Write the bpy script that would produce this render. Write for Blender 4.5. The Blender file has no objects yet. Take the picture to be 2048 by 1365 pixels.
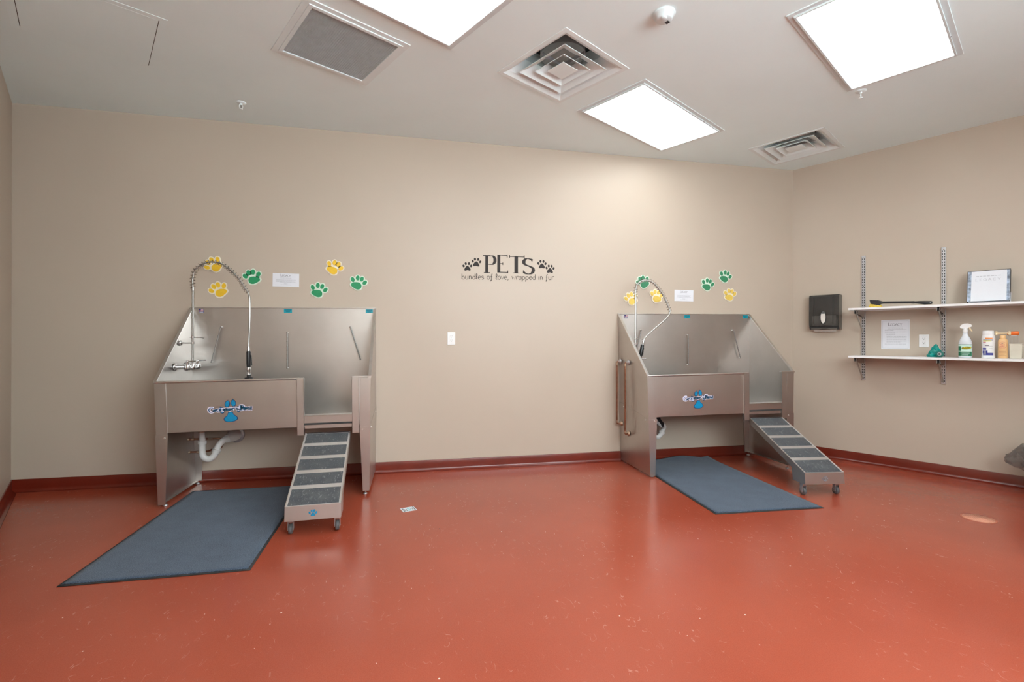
import bpy, bmesh, math, random
from math import sin, cos, pi, radians as rad
from mathutils import Vector, Matrix
random.seed(7)
C = bpy.context.scene
COL = C.collection

# ------------------------------------------------------------------ camera
CAMZ = 1.2017
cam = bpy.data.cameras.new('camera'); camo = bpy.data.objects.new('camera', cam); COL.objects.link(camo)
cam.sensor_fit = 'HORIZONTAL'; cam.sensor_width = 36.0; cam.lens = 36.0 * 959.6 / 2048; cam.clip_start = 0.02
YAW, PITCH, ROLL = 0.2041, 0.0002, 0.0024
fw = Vector((sin(YAW) * cos(PITCH), cos(YAW) * cos(PITCH), sin(PITCH)))
rt = Vector((cos(YAW), -sin(YAW), 0)); up = rt.cross(fw)
r2 = rt * cos(ROLL) + up * sin(ROLL); u2 = -rt * sin(ROLL) + up * cos(ROLL)
camo.matrix_world = Matrix(((r2.x, u2.x, -fw.x, 0), (r2.y, u2.y, -fw.y, 0), (r2.z, u2.z, -fw.z, CAMZ), (0, 0, 0, 1)))
C.camera = camo

# ------------------------------------------------------------------ world, exposure
w = bpy.data.worlds.new('world'); C.world = w; w.use_nodes = True
w.node_tree.nodes['Background'].inputs[0].default_value = (0.86, 0.97, 1.0, 1)
w.node_tree.nodes['Background'].inputs[1].default_value = 9.0
C.view_settings.view_transform = 'Standard'; C.view_settings.look = 'None'
C.view_settings.exposure = 0.66; C.view_settings.gamma = 1.0; C.view_settings.use_curve_mapping = False
PANEL = 4.7          # radiance of the ceiling light diffusers

# ------------------------------------------------------------------ room numbers
H = 3.074; D = 4.5088; XL = -3.1016; XR = 4.0591
AL = 0.5208; AR = 0.5249
DL = Vector((sin(AL), -cos(AL), 0)); DR = Vector((sin(AR), -cos(AR), 0))
CL = Vector((XL, D, 0)); CR = Vector((XR, D, 0))
FL = CL + DL * 7.05; FR = CR + DR * 3.48
ROT_R = math.atan2(DR.y, DR.x)          # local x runs along the right wall, local +y into the wall
A30 = rad(30)

# ------------------------------------------------------------------ materials
def srgb(r, g, b):
    f = lambda c: (c / 255 / 12.92) if c / 255 <= 0.04045 else ((c / 255 + 0.055) / 1.055) ** 2.4
    return (f(r), f(g), f(b), 1)
class NT:
    def __init__(s, name):
        s.m = bpy.data.materials.new(name); s.m.use_nodes = True; s.t = s.m.node_tree
        s.b = s.t.nodes['Principled BSDF']
    def n(s, typ, **k):
        x = s.t.nodes.new(typ)
        for a, v in k.items():
            if a in x.inputs: x.inputs[a].default_value = v
            else: setattr(x, a, v)
        return x
    def l(s, a, b): s.t.links.new(a, b)
    def coords(s, scale=(1, 1, 1), rot=(0, 0, 0), kind='Object'):
        tc = s.n('ShaderNodeTexCoord'); mp = s.n('ShaderNodeMapping')
        mp.inputs['Scale'].default_value = scale; mp.inputs['Rotation'].default_value = rot
        s.l(tc.outputs[kind], mp.inputs['Vector']); return mp.outputs[0]
    def noise(s, scale, detail=3, vec=None, rough=.5):
        x = s.n('ShaderNodeTexNoise', Scale=scale, Detail=detail, Roughness=rough)
        if vec is not None: s.l(vec, x.inputs['Vector'])
        return x
    def ramp(s, fac, stops):
        x = s.n('ShaderNodeValToRGB'); e = x.color_ramp.elements
        e[0].position, e[0].color = stops[0]; e[1].position, e[1].color = stops[1]
        for p, c in stops[2:]: k = e.new(p); k.color = c
        s.l(fac, x.inputs[0]); return x.outputs[0]
    def mix(s, fac, a, b):
        x = s.n('ShaderNodeMix', data_type='RGBA')
        for sock, v in ((x.inputs[0], fac), (x.inputs[6], a), (x.inputs[7], b)):
            if hasattr(v, 'is_linked'): s.l(v, sock)
            else: sock.default_value = v
        return x.outputs[2]
    def bump(s, h, strength, dist=.001):
        x = s.n('ShaderNodeBump', Strength=strength, Distance=dist); s.l(h, x.inputs['Height']); s.l(x.outputs[0], s.b.inputs['Normal'])
def plain(name, col, rough=.5, metal=0., spec=.5, var=.04, vs=20, **k):
    t = NT(name); t.b.inputs['Roughness'].default_value = rough; t.b.inputs['Metallic'].default_value = metal
    t.b.inputs['Specular IOR Level'].default_value = spec
    c = col if len(col) == 4 else (*col, 1)
    n = t.noise(vs, 3, t.coords())
    a = tuple(v * (1 - var) for v in c[:3]) + (1,); b = tuple(min(1, v * (1 + var)) for v in c[:3]) + (1,)
    t.l(t.ramp(n.outputs[0], [(.3, a), (.7, b)]), t.b.inputs['Base Color'])
    for kk, v in k.items(): t.b.inputs[kk.replace('_', ' ')].default_value = v
    return t.m
M = {}
def wallmat(name, col):
    t = NT(name); v = t.coords()
    n = t.noise(1.3, 3, v)
    a = tuple(x * .975 for x in col[:3]) + (1,); b = tuple(x * 1.015 for x in col[:3]) + (1,)
    t.l(t.ramp(n.outputs[0], [(.3, a), (.7, b)]), t.b.inputs['Base Color'])
    t.b.inputs['Roughness'].default_value = .42; t.b.inputs['Specular IOR Level'].default_value = .4
    t.bump(t.noise(160, 2, v).outputs[0], .18, .001)
    return t.m
M['wall'] = wallmat('wall_paint', (.515, .432, .352, 1))
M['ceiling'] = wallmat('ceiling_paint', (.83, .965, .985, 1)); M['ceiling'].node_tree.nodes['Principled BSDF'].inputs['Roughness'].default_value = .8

def floormat():
    t = NT('red_epoxy'); v = t.coords()
    base = t.ramp(t.noise(1.1, 4, v).outputs[0], [(.25, (.295, .047, .022, 1)), (.75, (.355, .063, .031, 1))])
    fine = t.ramp(t.noise(260, 2, v).outputs[0], [(.35, (0, 0, 0, 1)), (.7, (1, 1, 1, 1))])
    col = t.mix(t.n('ShaderNodeMath', operation='MULTIPLY').outputs[0], base, (.5, .13, .075, 1))
    # fine pale mottling
    m = [x for x in t.t.nodes if x.type == 'MATH'][-1]; t.l(fine, m.inputs[0]); m.inputs[1].default_value = .18
    last = col
    # short hair-like scratches in several directions: thin iso-lines of stretched, warped noise
    patch = t.ramp(t.noise(1.6, 2, v).outputs[0], [(.38, (0, 0, 0, 1)), (.62, (1, 1, 1, 1))])
    for i, (rz, sc, wd) in enumerate(((.4, 9, .0035), (1.7, 11, .003), (2.6, 7, .0025))):
        vv = t.coords((1, .55, 1), (0, 0, rz))
        n = t.noise(sc, 2, vv, .6).outputs[0]
        d = t.n('ShaderNodeMath', operation='SUBTRACT'); t.l(n, d.inputs[0]); d.inputs[1].default_value = .5 + .02 * i
        ab = t.n('ShaderNodeMath', operation='ABSOLUTE'); t.l(d.outputs[0], ab.inputs[0])
        lt = t.n('ShaderNodeMath', operation='LESS_THAN'); t.l(ab.outputs[0], lt.inputs[0]); lt.inputs[1].default_value = wd
        gate = t.ramp(t.noise(26, 2, vv).outputs[0], [(.58, (0, 0, 0, 1)), (.64, (1, 1, 1, 1))])
        m1 = t.n('ShaderNodeMath', operation='MULTIPLY'); t.l(lt.outputs[0], m1.inputs[0]); t.l(gate, m1.inputs[1])
        m2 = t.n('ShaderNodeMath', operation='MULTIPLY'); t.l(m1.outputs[0], m2.inputs[0]); t.l(patch, m2.inputs[1])
        m3 = t.n('ShaderNodeMath', operation='MULTIPLY'); t.l(m2.outputs[0], m3.inputs[0]); m3.inputs[1].default_value = .32
        last = t.mix(m3.outputs[0], last, (.75, .42, .33, 1))
    # specks
    for sc, th, cc in ((9, .035, (.85, .62, .52, 1)), (17, .04, (.8, .5, .4, 1)), (5, .02, (.12, .03, .02, 1))):
        vo = t.n('ShaderNodeTexVoronoi', Scale=sc); t.l(v, vo.inputs['Vector'])
        lt = t.n('ShaderNodeMath', operation='LESS_THAN'); t.l(vo.outputs['Distance'], lt.inputs[0]); lt.inputs[1].default_value = th
        g = t.n('ShaderNodeMath', operation='GREATER_THAN'); sp = t.n('ShaderNodeSeparateColor'); t.l(vo.outputs['Color'], sp.inputs[0]); t.l(sp.outputs[0], g.inputs[0]); g.inputs[1].default_value = .72
        m1 = t.n('ShaderNodeMath', operation='MULTIPLY'); t.l(lt.outputs[0], m1.inputs[0]); t.l(g.outputs[0], m1.inputs[1])
        last = t.mix(m1.outputs[0], last, cc)
    t.l(last, t.b.inputs['Base Color'])
    r = t.ramp(t.noise(2.2, 4, v).outputs[0], [(.3, (.17, .17, .17, 1)), (.75, (.25, .25, .25, 1))])
    t.l(r, t.b.inputs['Roughness']); t.b.inputs['Specular IOR Level'].default_value = .62
    t.bump(t.noise(95, 2, v).outputs[0], .25, .0012)
    return t.m
M['floor'] = floormat()
M['cove'] = plain('red_cove', (.15, .017, .008), .22, var=.12, vs=6, spec=.55)

def steel(name, col, rough, stretch=(1, 1, 1), aniso=.0, blotch=.06):
    t = NT(name); v = t.coords(stretch)
    n = t.noise(30, 4, v); n2 = t.noise(3, 4, t.coords())
    a = tuple(x * (1 - blotch) for x in col) + (1,); b = tuple(min(1, x * (1 + blotch)) for x in col) + (1,)
    t.l(t.ramp(n2.outputs[0], [(.3, a), (.7, b)]), t.b.inputs['Base Color'])
    t.b.inputs['Metallic'].default_value = 1
    t.l(t.ramp(n.outputs[0], [(.3, (rough - .04,) * 3 + (1,)), (.7, (rough + .05,) * 3 + (1,))]), t.b.inputs['Roughness'])
    t.bump(n.outputs[0], .05, .0006)
    return t.m
M['steel_v'] = steel('brushed_steel', (.56, .525, .50), .36, (6, 6, .35))
M['steel_h'] = steel('brushed_steel_horizontal', (.58, .55, .525), .34, (.35, 6, 6))
M['steel_bright'] = plain('bright_steel_edge', (.74, .72, .70), .32, 1., var=.03)
M['bright_edge'] = M['steel_bright']
M['ramp_steel'] = steel('ramp_steel', (.58, .56, .54), .42, (.5, 3, 3))
M['spring'] = plain('spring_wire', (.34, .33, .32), .2, 1., var=.05)
M['rod'] = plain('dull_rod_steel', (.30, .29, .28), .4, .8)
M['chrome'] = plain('chrome', (.66, .66, .67), .14, 1., var=.02)
M['hose'] = plain('hose_steel', (.44, .43, .41), .32, 1., var=.04)
M['copper'] = plain('copper_pipe', (.30, .14, .085), .35, .9, var=.25, vs=25)
M['brass'] = plain('tarnished_brass', (.52, .40, .30), .35, .9, var=.2, vs=40)
M['pvc'] = plain('white_pvc', (.74, .72, .70), .35)
M['black'] = plain('black_plastic', (.012, .012, .014), .35)
M['duct'] = plain('galvanized_duct', (.42, .44, .44), .5)
M['dark'] = plain('dark_void', (.02, .02, .02), .8)
M['rubber'] = plain('black_rubber', (.02, .02, .022), .65)
M['greyrub'] = plain('grey_caster_tread', (.10, .10, .105), .5)
M['white'] = plain('white_metal_paint', (.78, .88, .90), .45, var=.01)
M['fixture'] = plain('fixture_frame_white', (.68, .76, .78), .5, var=.02)
M['grille'] = plain('grille_lattice_grey', (.55, .59, .60), .5, var=.05)
M['plastic_white'] = plain('white_plastic', (.80, .79, .79), .3, var=.01)
M['shelf'] = plain('white_melamine', (.82, .81, .82), .35, var=.01)
M['paper'] = plain('white_paper', (.74, .75, .80), .55, var=.01)
M['ink'] = plain('grey_ink', (.19, .18, .21), .6)
M['ink_light'] = plain('pale_ink', (.42, .42, .46), .6)
M['vinyl'] = plain('charcoal_vinyl', (.032, .026, .025), .6, var=.06, spec=.25)
M['yellow'] = plain('yellow_foam', (.80, .50, .022), .55, var=.05, vs=90)
M['green'] = plain('green_foam', (.012, .27, .105), .55, var=.06, vs=90)
M['yellow2'] = plain('pale_yellow_foam', (.76, .54, .10), .55, var=.06, vs=90)
M['green2'] = plain('dark_green_foam', (.03, .22, .10), .55, var=.06, vs=90)
M['cream'] = plain('cream_backing', (.80, .74, .60), .6, var=.02)
M['palegreen'] = plain('pale_green_backing', (.66, .78, .66), .6, var=.02)
M['logo_blue'] = plain('logo_blue', (.0, .24, .46), .3, var=.1, vs=60)
M['logo_navy'] = plain('logo_navy', (.012, .03, .13), .35)
M['logo_dark'] = plain('logo_lettering', (.01, .10, .20), .35)
M['logo_pink'] = plain('logo_edge_white', (.74, .68, .82), .35)
M['teal_label'] = plain('teal_label', (.0, .33, .42), .35)
M['teal_ink'] = plain('teal_ink', (.0, .07, .12), .35)
M['flag_red'] = plain('flag_red', (.45, .05, .07), .5); M['flag_blue'] = plain('flag_blue', (.03, .05, .20), .5)

def gripmat():
    t = NT('grit_tape'); v = t.coords()
    n = t.noise(14, 4, v); s = t.noise(420, 2, v); sc = t.noise(90, 2, t.coords((1, .12, 1), (0, 0, .25)))
    base = t.ramp(n.outputs[0], [(.3, (.045, .05, .06, 1)), (.75, (.085, .09, .095, 1))])
    a = t.ramp(s.outputs[0], [(.62, (0, 0, 0, 1)), (.72, (1, 1, 1, 1))])
    b = t.ramp(sc.outputs[0], [(.60, (0, 0, 0, 1)), (.68, (.5, .5, .5, 1))])
    c1 = t.mix(a, base, (.22, .23, .24, 1)); c2 = t.mix(b, c1, (.25, .25, .26, 1))
    t.l(c2, t.b.inputs['Base Color']); t.b.inputs['Roughness'].default_value = .6
    t.bump(s.outputs[0], .5, .001); return t.m
M['grip'] = gripmat()
def carpet():
    t = NT('blue_grey_carpet'); v = t.coords()
    s = t.noise(230, 2, v); n = t.noise(7, 5, v, .65)
    base = t.ramp(n.outputs[0], [(.3, (.030, .045, .072, 1)), (.72, (.055, .078, .118, 1))])
    a = t.ramp(s.outputs[0], [(.42, (0, 0, 0, 1)), (.70, (1, 1, 1, 1))])
    t.l(t.mix(a, base, (.115, .150, .205, 1)), t.b.inputs['Base Color'])
    t.b.inputs['Roughness'].default_value = .95; t.b.inputs['Specular IOR Level'].default_value = .1
    t.b.inputs['Sheen Weight'].default_value = .15
    t.bump(s.outputs[0], .9, .003); return t.m
M['carpet'] = carpet()
def panelmat():
    # prismatic diffuser: the tubes behind it make brighter bands along its length
    t = NT('light_diffuser'); v = t.coords()
    sp = t.n('ShaderNodeSeparateXYZ'); t.l(v, sp.inputs[0])
    m = t.n('ShaderNodeMath', operation='MULTIPLY'); t.l(sp.outputs[1], m.inputs[0]); m.inputs[1].default_value = 2 * pi / .19
    c = t.n('ShaderNodeMath', operation='COSINE'); t.l(m.outputs[0], c.inputs[0])
    k = t.n('ShaderNodeMath', operation='MULTIPLY_ADD'); t.l(c.outputs[0], k.inputs[0]); k.inputs[1].default_value = .10 * PANEL; k.inputs[2].default_value = PANEL
    t.b.inputs['Base Color'].default_value = (.8, .8, .8, 1)
    t.b.inputs['Emission Color'].default_value = (.94, 1.0, 1.0, 1); t.l(k.outputs[0], t.b.inputs['Emission Strength'])
    return t.m
M['panel'] = panelmat()
def clearmat(name, col, alpha, rough=.1, avar=.1):
    t = NT(name); t.b.inputs['Base Color'].default_value = (*col, 1); t.b.inputs['Roughness'].default_value = rough
    n = t.noise(12, 3, t.coords()); t.l(t.ramp(n.outputs[0], [(.3, (alpha * (1 - avar),) * 3 + (1,)), (.7, (min(1, alpha * (1 + avar)),) * 3 + (1,))]), t.b.inputs['Alpha'])
    return t.m
M['smoke'] = clearmat('smoked_plastic', (.07, .066, .062), .52, .22)
M['disp_side'] = plain('smoky_plastic_side', (.10, .088, .078), .35, var=.06)
M['liner'] = clearmat('grey_liner_film', (.20, .19, .185), .62, .12, .35)
M['bottle_clear'] = clearmat('frosted_bottle', (.72, .75, .80), .93, .3)
M['teal_film'] = plain('teal_plastic_film', (.0, .27, .235), .22, var=.25, vs=30)
M['teal_roll'] = plain('dark_teal_roll', (.0, .12, .10), .4)
M['tan'] = plain('tan_plastic', (.80, .50, .24), .35, var=.04); M['bone'] = plain('bone_plastic', (.82, .66, .42), .4)
M['orange'] = plain('orange_plastic', (.85, .17, .02), .35)
M['magenta'] = plain('magenta_ink', (.62, .14, .16), .5); M['tanink'] = plain('tan_ink', (.52, .25, .12), .5)
M['lab_green'] = plain('label_green', (.015, .15, .07), .4); M['lab_mint'] = plain('label_mint', (.60, .80, .72), .4)
M['lab_yellow'] = plain('label_yellow', (.80, .72, .02), .4); M['lab_black'] = plain('label_black', (.01, .01, .01), .4)
M['lab_blue'] = plain('label_blue', (.035, .04, .25), .4); M['lab_orange'] = plain('label_orange', (.85, .28, .06), .4)
M['bristle'] = plain('yellow_bristles', (.66, .46, .06), .7, var=.3, vs=200)
M['beige_box'] = plain('frosted_beige_cup', (.62, .57, .47), .35)
M['bluegrey'] = plain('marbled_paper', (.30, .36, .46), .5, var=.6, vs=45)
M['galv'] = plain('zinc_plated_steel', (.50, .50, .52), .35, .75, var=.08)
M['bracket'] = plain('satin_bracket', (.42, .40, .37), .35, .8, var=.08)
M['slot'] = plain('dark_slot', (.03, .03, .03), .7)
M['towel'] = plain('paper_towel', (.70, .66, .61), .8)
M['violet'] = plain('violet_wrapper', (.05, .045, .20), .4); M['plum'] = plain('plum_wrapper', (.06, .035, .05), .5)
M['drain'] = plain('drain_cover', (.66, .30, .20), .5, var=.08)
M['drain_hole'] = plain('drain_perforation', (.42, .12, .07), .6)
M['deck_lit_top'] = plain('ramp_steel_lit_top', (.80, .79, .80), .38, .9, var=.03)  # ramp steel brightened for the top face, ceiling light painted into the colour
M['stk_teal'] = plain('sticker_teal', (.22, .55, .58), .5)

# ------------------------------------------------------------------ mesh builder
class MB:
    def __init__(s): s.v = []; s.f = []; s.mi = []; s.mats = []; s.sm = []
    def mat(s, m):
        if m not in s.mats: s.mats.append(m)
        return s.mats.index(m)
    def add(s, vs, fs, m, smooth=False):
        o = len(s.v); s.v += [tuple(x) for x in vs]; k = s.mat(m)
        for f in fs: s.f.append(tuple(i + o for i in f)); s.mi.append(k); s.sm.append(smooth)
    def box(s, a, b, m, T=None):
        x0, y0, z0 = a; x1, y1, z1 = b
        vs = [(x0, y0, z0), (x1, y0, z0), (x1, y1, z0), (x0, y1, z0), (x0, y0, z1), (x1, y0, z1), (x1, y1, z1), (x0, y1, z1)]
        if T: vs = [T @ Vector(v) for v in vs]
        s.add(vs, [(3, 2, 1, 0), (4, 5, 6, 7), (0, 1, 5, 4), (1, 2, 6, 5), (2, 3, 7, 6), (3, 0, 4, 7)], m)
    def hexa(s, bot, top, m):   # 4 bottom + 4 top corners
        s.add(list(bot) + list(top), [(3, 2, 1, 0), (4, 5, 6, 7), (0, 1, 5, 4), (1, 2, 6, 5), (2, 3, 7, 6), (3, 0, 4, 7)], m)
    def prism(s, pts, a, b, m, axis='y', smooth=False):
        # polygon pts in a 2D plane, extruded along axis from a to b
        def P(p, t):
            return {'y': (p[0], t, p[1]), 'x': (t, p[0], p[1]), 'z': (p[0], p[1], t)}[axis]
        n = len(pts); vs = [P(p, a) for p in pts] + [P(p, b) for p in pts]
        fs = [tuple(range(n)), tuple(range(2 * n - 1, n - 1, -1))]
        s.add(vs, fs, m); s.add(vs, [(i, i + n, (i + 1) % n + n, (i + 1) % n) for i in range(n)], m, smooth)
    def tube(s, pts, r, m, seg=12, cap=True):
        pts = [Vector(p) for p in pts]; n = len(pts)
        rs = r if isinstance(r, (list, tuple)) else [r] * n
        T = [(pts[min(i + 1, n - 1)] - pts[max(i - 1, 0)]).normalized() for i in range(n)]
        ref = Vector((0, 0, 1)) if abs(T[0].z) < .9 else Vector((1, 0, 0))
        N = (ref - T[0] * ref.dot(T[0])).normalized(); vs = []
        for i in range(n):
            N = (N - T[i] * N.dot(T[i])).normalized(); B = T[i].cross(N)
            for k in range(seg):
                a = 2 * pi * k / seg; vs.append(pts[i] + (N * cos(a) + B * sin(a)) * rs[i])
        fs = [(i * seg + k, i * seg + (k + 1) % seg, (i + 1) * seg + (k + 1) % seg, (i + 1) * seg + k) for i in range(n - 1) for k in range(seg)]
        s.add(vs, fs, m, True)
        if cap: s.add(vs, [tuple(range(seg - 1, -1, -1)), tuple(range((n - 1) * seg, n * seg))], m)
    def cyl(s, a, b, r, m, seg=20, r2=None): s.tube([a, b], [r, r if r2 is None else r2], m, seg)
    def lathe(s, prof, o, m, seg=28, sx=1, sy=1, T=None):
        # prof: list of (r,z); axis z through o
        vs = []
        for r, z in prof:
            for k in range(seg):
                a = 2 * pi * k / seg; p = Vector((r * cos(a) * sx, r * sin(a) * sy, z))
                if T: p = T @ p
                vs.append(p + Vector(o))
        n = len(prof)
        s.add(vs, [(i * seg + k, i * seg + (k + 1) % seg, (i + 1) * seg + (k + 1) % seg, (i + 1) * seg + k) for i in range(n - 1) for k in range(seg)], m, True)
        s.add(vs, [tuple(range(seg - 1, -1, -1)), tuple(range((n - 1) * seg, n * seg))], m)
    def sphere(s, c, r, m, seg=16, sc=(1, 1, 1)):
        prof = [(max(1e-4, r * sin(pi * i / 10)), -r * cos(pi * i / 10)) for i in range(11)]
        s.lathe([(a, b * sc[2]) for a, b in prof], c, m, seg, sc[0], sc[1])
    def poly(s, pts, y, m, th=.0008):   # thin flat shape in the xz plane facing -y
        s.prism(pts, y, y - th, m, 'y')
    def build(s, name, parent=None, bevel=0, bseg=2):
        me = bpy.data.meshes.new(name); me.from_pydata(s.v, [], s.f)
        for m in s.mats: me.materials.append(M[m])
        for p, k, sm in zip(me.polygons, s.mi, s.sm): p.material_index = k; p.use_smooth = sm
        bm = bmesh.new(); bm.from_mesh(me); bmesh.ops.recalc_face_normals(bm, faces=bm.faces); bm.to_mesh(me); bm.free()
        o = bpy.data.objects.new(name, me); COL.objects.link(o)
        if parent: o.parent = parent
        if bevel:
            b = o.modifiers.new('bevel', 'BEVEL'); b.width = bevel; b.segments = bseg; b.limit_method = 'ANGLE'; b.angle_limit = rad(40)
        return o
def tag(o, label=None, cat=None, group=None, kind=None):
    for k, v in (('label', label), ('category', cat), ('group', group), ('kind', kind)):
        if v: o[k] = v
    return o
def thing(name, label, cat, loc=(0, 0, 0), rz=0, group=None, ry=0):
    o = bpy.data.objects.new(name, None); o.empty_display_size = .05; COL.objects.link(o)
    o.location = loc; o.rotation_euler = (0, ry, rz); tag(o, label, cat, group); return o
def copy_tree(o, parent=None):
    c = o.copy(); COL.objects.link(c)
    if parent: c.parent = parent
    for ch in [x for x in bpy.data.objects if x.parent == o]: copy_tree(ch, c)
    return c
def rwall(s, off, z=0):     # a point near the right wall: s along it from the corner, off in front of it
    nr = Vector((-cos(AR), -sin(AR), 0)); p = CR + DR * s + nr * off; return (p.x, p.y, z)
def ell(cx, cz, rx, rz, n=20, rot=0):
    return [(cx + rx * cos(a) * cos(rot) - rz * sin(a) * sin(rot), cz + rx * cos(a) * sin(rot) + rz * sin(a) * cos(rot)) for a in [2 * pi * i / n for i in range(n)]]
def smooth_pts(P, n=6):     # Catmull-Rom
    P = [Vector(p) for p in P]; out = []
    for i in range(len(P) - 1):
        p0, p1, p2, p3 = P[max(i - 1, 0)], P[i], P[i + 1], P[min(i + 2, len(P) - 1)]
        for k in range(n):
            t = k / n
            out.append(.5 * ((2 * p1) + (-p0 + p2) * t + (2 * p0 - 5 * p1 + 4 * p2 - p3) * t * t + (-p0 + 3 * p1 - 3 * p2 + p3) * t ** 3))
    out.append(P[-1]); return out

# ------------------------------------------------------------------ lettering: pen strokes
def arc(cx, cy, rx, ry, a0, a1, n=14): return [(cx + rx * cos(rad(a0 + (a1 - a0) * i / n)), cy + ry * sin(rad(a0 + (a1 - a0) * i / n))) for i in range(n + 1)]
X = .62
GL = {  # width, strokes
 'G': (.86, [arc(.45, .5, .40, .5, 45, 330), [(.80, .22), (.80, .45)], [(.58, .45), (.9, .45)]]),
 'L': (.66, [[(.16, 1), (.16, 0)], [(.02, 1), (.30, 1)], [(.02, 0), (.60, 0)], [(.60, 0), (.60, .18)]]),
 'E': (.68, [[(.16, 1), (.16, 0)], [(.02, 1), (.60, 1)], [(.02, 0), (.62, 0)], [(.16, .52), (.45, .52)], [(.60, 1), (.60, .85)], [(.62, 0), (.62, .16)]]),
 'A': (.8, [[(.06, 0), (.40, 1)], [(.40, 1), (.74, 0)], [(.18, .36), (.62, .36)]]),
 'C': (.8, [arc(.45, .5, .40, .5, 50, 310)]),
 'Y': (.76, [[(.04, 1), (.38, .48)], [(.72, 1), (.38, .48)], [(.38, .48), (.38, 0)]]),
 'B': (.74, [[(.16, 0), (.16, 1)], [(.02, 1), (.36, 1)] + arc(.36, .76, .26, .24, 90, -90) + [(.16, .52)], [(.36, .52)] + arc(.38, .26, .30, .26, 90, -90) + [(.02, 0)]]),
 'O': (.86, [arc(.43, .5, .38, .5, 0, 360, 24)]),
 'P': (.7, [[(.16, 0), (.16, 1)], [(.16, 1), (.36, 1)] + arc(.36, .76, .26, .24, 90, -90) + [(.16, .52)]]),
 'T': (.72, [[(.36, 0), (.36, 1)], [(.02, 1), (.70, 1)]]),
 'H': (.74, [[(.1, 0), (.1, 1)], [(.62, 0), (.62, 1)], [(.1, .5), (.62, .5)]]),
 'D': (.78, [[(.14, 0), (.14, 1)], [(.02, 1), (.30, 1)] + arc(.30, .5, .38, .5, 90, -90) + [(.02, 0)]]),
 'r': (.46, [[(.12, 0), (.12, X)], arc(.34, .36, .22, .26, 170, 50)]),
 'o': (.60, [arc(.29, X / 2, .25, X / 2, 0, 360, 20)]),
 'm': (.92, [[(.1, 0), (.1, X)], arc(.28, .36, .18, .26, 180, 0) + [(.46, 0)], arc(.64, .36, .18, .26, 180, 0) + [(.82, 0)]]),
 'n': (.58, [[(.1, 0), (.1, X)], arc(.28, .34, .18, .28, 180, 0) + [(.46, 0)]]),
 'e': (.58, [[(.06, .34), (.50, .34)] + arc(.28, .31, .23, .31, 5, 310)]),
 "'": (.22, [[(.1, 1.02), (.08, .78)]]),
 's': (.50, [[(.42, .52)] + arc(.24, .46, .18, .15, 40, 270, 10) + arc(.24, .155, .20, .155, 90, -140, 10)]),
 't': (.42, [[(.18, .9), (.18, .1), (.24, 0), (.36, .02)], [(.02, X), (.36, X)]]),
 'b': (.60, [[(.08, 1), (.08, 0)], arc(.30, .28, .22, .28, 180, -180, 20)]),
 'd': (.62, [[(.52, 1), (.52, 0)], arc(.30, .28, .22, .28, 0, 360, 20)]),
 'u': (.60, [[(.08, X), (.08, .22)] + arc(.28, .22, .20, .22, 180, 360) + [(.48, X)], [(.48, X), (.50, .02), (.58, .02)]]),
 'l': (.34, [[(.02, .05)] + arc(.16, .78, .10, .24, -70, 200) + [(.10, .12), (.18, 0), (.32, .06)]]),
 'f': (.50, [[(.42, .92), (.34, 1.02), (.24, .95), (.20, .6), (.20, -.25), (.12, -.36), (.06, -.25), (.14, -.12), (.22, -.05)], [(.04, .5), (.40, .5)]]),
 'v': (.50, [[(.04, X), (.24, 0), (.46, X)]]),
 'w': (.74, [[(.04, X), (.18, 0), (.36, .50), (.52, 0), (.70, X)]]),
 'a': (.62, [arc(.28, .28, .22, .28, 30, 390, 20), [(.48, X), (.48, .05), (.58, .02)]]),
 'p': (.62, [[(.08, X), (.08, -.28), (.02, -.38), (-.04, -.26), (.06, -.1)], arc(.30, .30, .24, .28, 170, -190, 20)]),
 'i': (.28, [[(.12, X), (.12, 0), (.22, .03)], [(.12, .84), (.13, .88)]]),
 ',': (.30, [[(.10, .05), (.14, .02), (.06, -.16)]]),
 ' ': (.42, []),
}
def strokes_mesh(mb, strokes, size, ox, oz, y, m, w=.12, thin=.12, sx=1., th=.0008, slope=0.):
    for st in strokes:
        P = [Vector((ox + p[0] * size * sx, oz + p[1] * size + p[0] * size * sx * slope)) for p in st]
        if len(P) < 2: continue
        n = len(P); L = []; R = []
        closed = (P[0] - P[-1]).length < 1e-5
        for i in range(n):
            if closed and i in (0, n - 1): t = P[1] - P[-2]
            else: t = P[min(i + 1, n - 1)] - P[max(i - 1, 0)]
            t.normalize(); wd = (thin + (w - thin) * abs(t.y) ** 1.3) * size / 2
            nn = Vector((-t.y, t.x)); L.append(P[i] + nn * wd); R.append(P[i] - nn * wd)
        for i in range(n - 1):
            mb.add([(L[i].x, y - th, L[i].y), (L[i + 1].x, y - th, L[i + 1].y), (R[i + 1].x, y - th, R[i + 1].y), (R[i].x, y - th, R[i].y),
                    (L[i].x, y, L[i].y), (L[i + 1].x, y, L[i + 1].y), (R[i + 1].x, y, R[i + 1].y), (R[i].x, y, R[i].y)],
                   [(0, 1, 2, 3), (7, 6, 5, 4), (0, 4, 5, 1), (3, 2, 6, 7)] + ([(0, 3, 7, 4)] if i == 0 else []) + ([(1, 5, 6, 2)] if i == n - 2 else []), m)
def text_width(txt, size, sx=1., gap=.08): return sum((GL[c][0] + gap) * size * sx for c in txt)
def write(mb, txt, size, x, z, y, m, w=.12, thin=.05, sx=1., gap=.08, slope=0., first=1., curve=None):
    cx = x
    for i, c in enumerate(txt):
        k = first if i == 0 else 1.
        zz = z + (cx - x) * slope + (curve(cx) if curve else 0)
        strokes_mesh(mb, GL[c][1], size * k, cx, zz, y, m, w, thin, sx, slope=slope)
        cx += (GL[c][0] + gap) * size * sx * k

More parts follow.
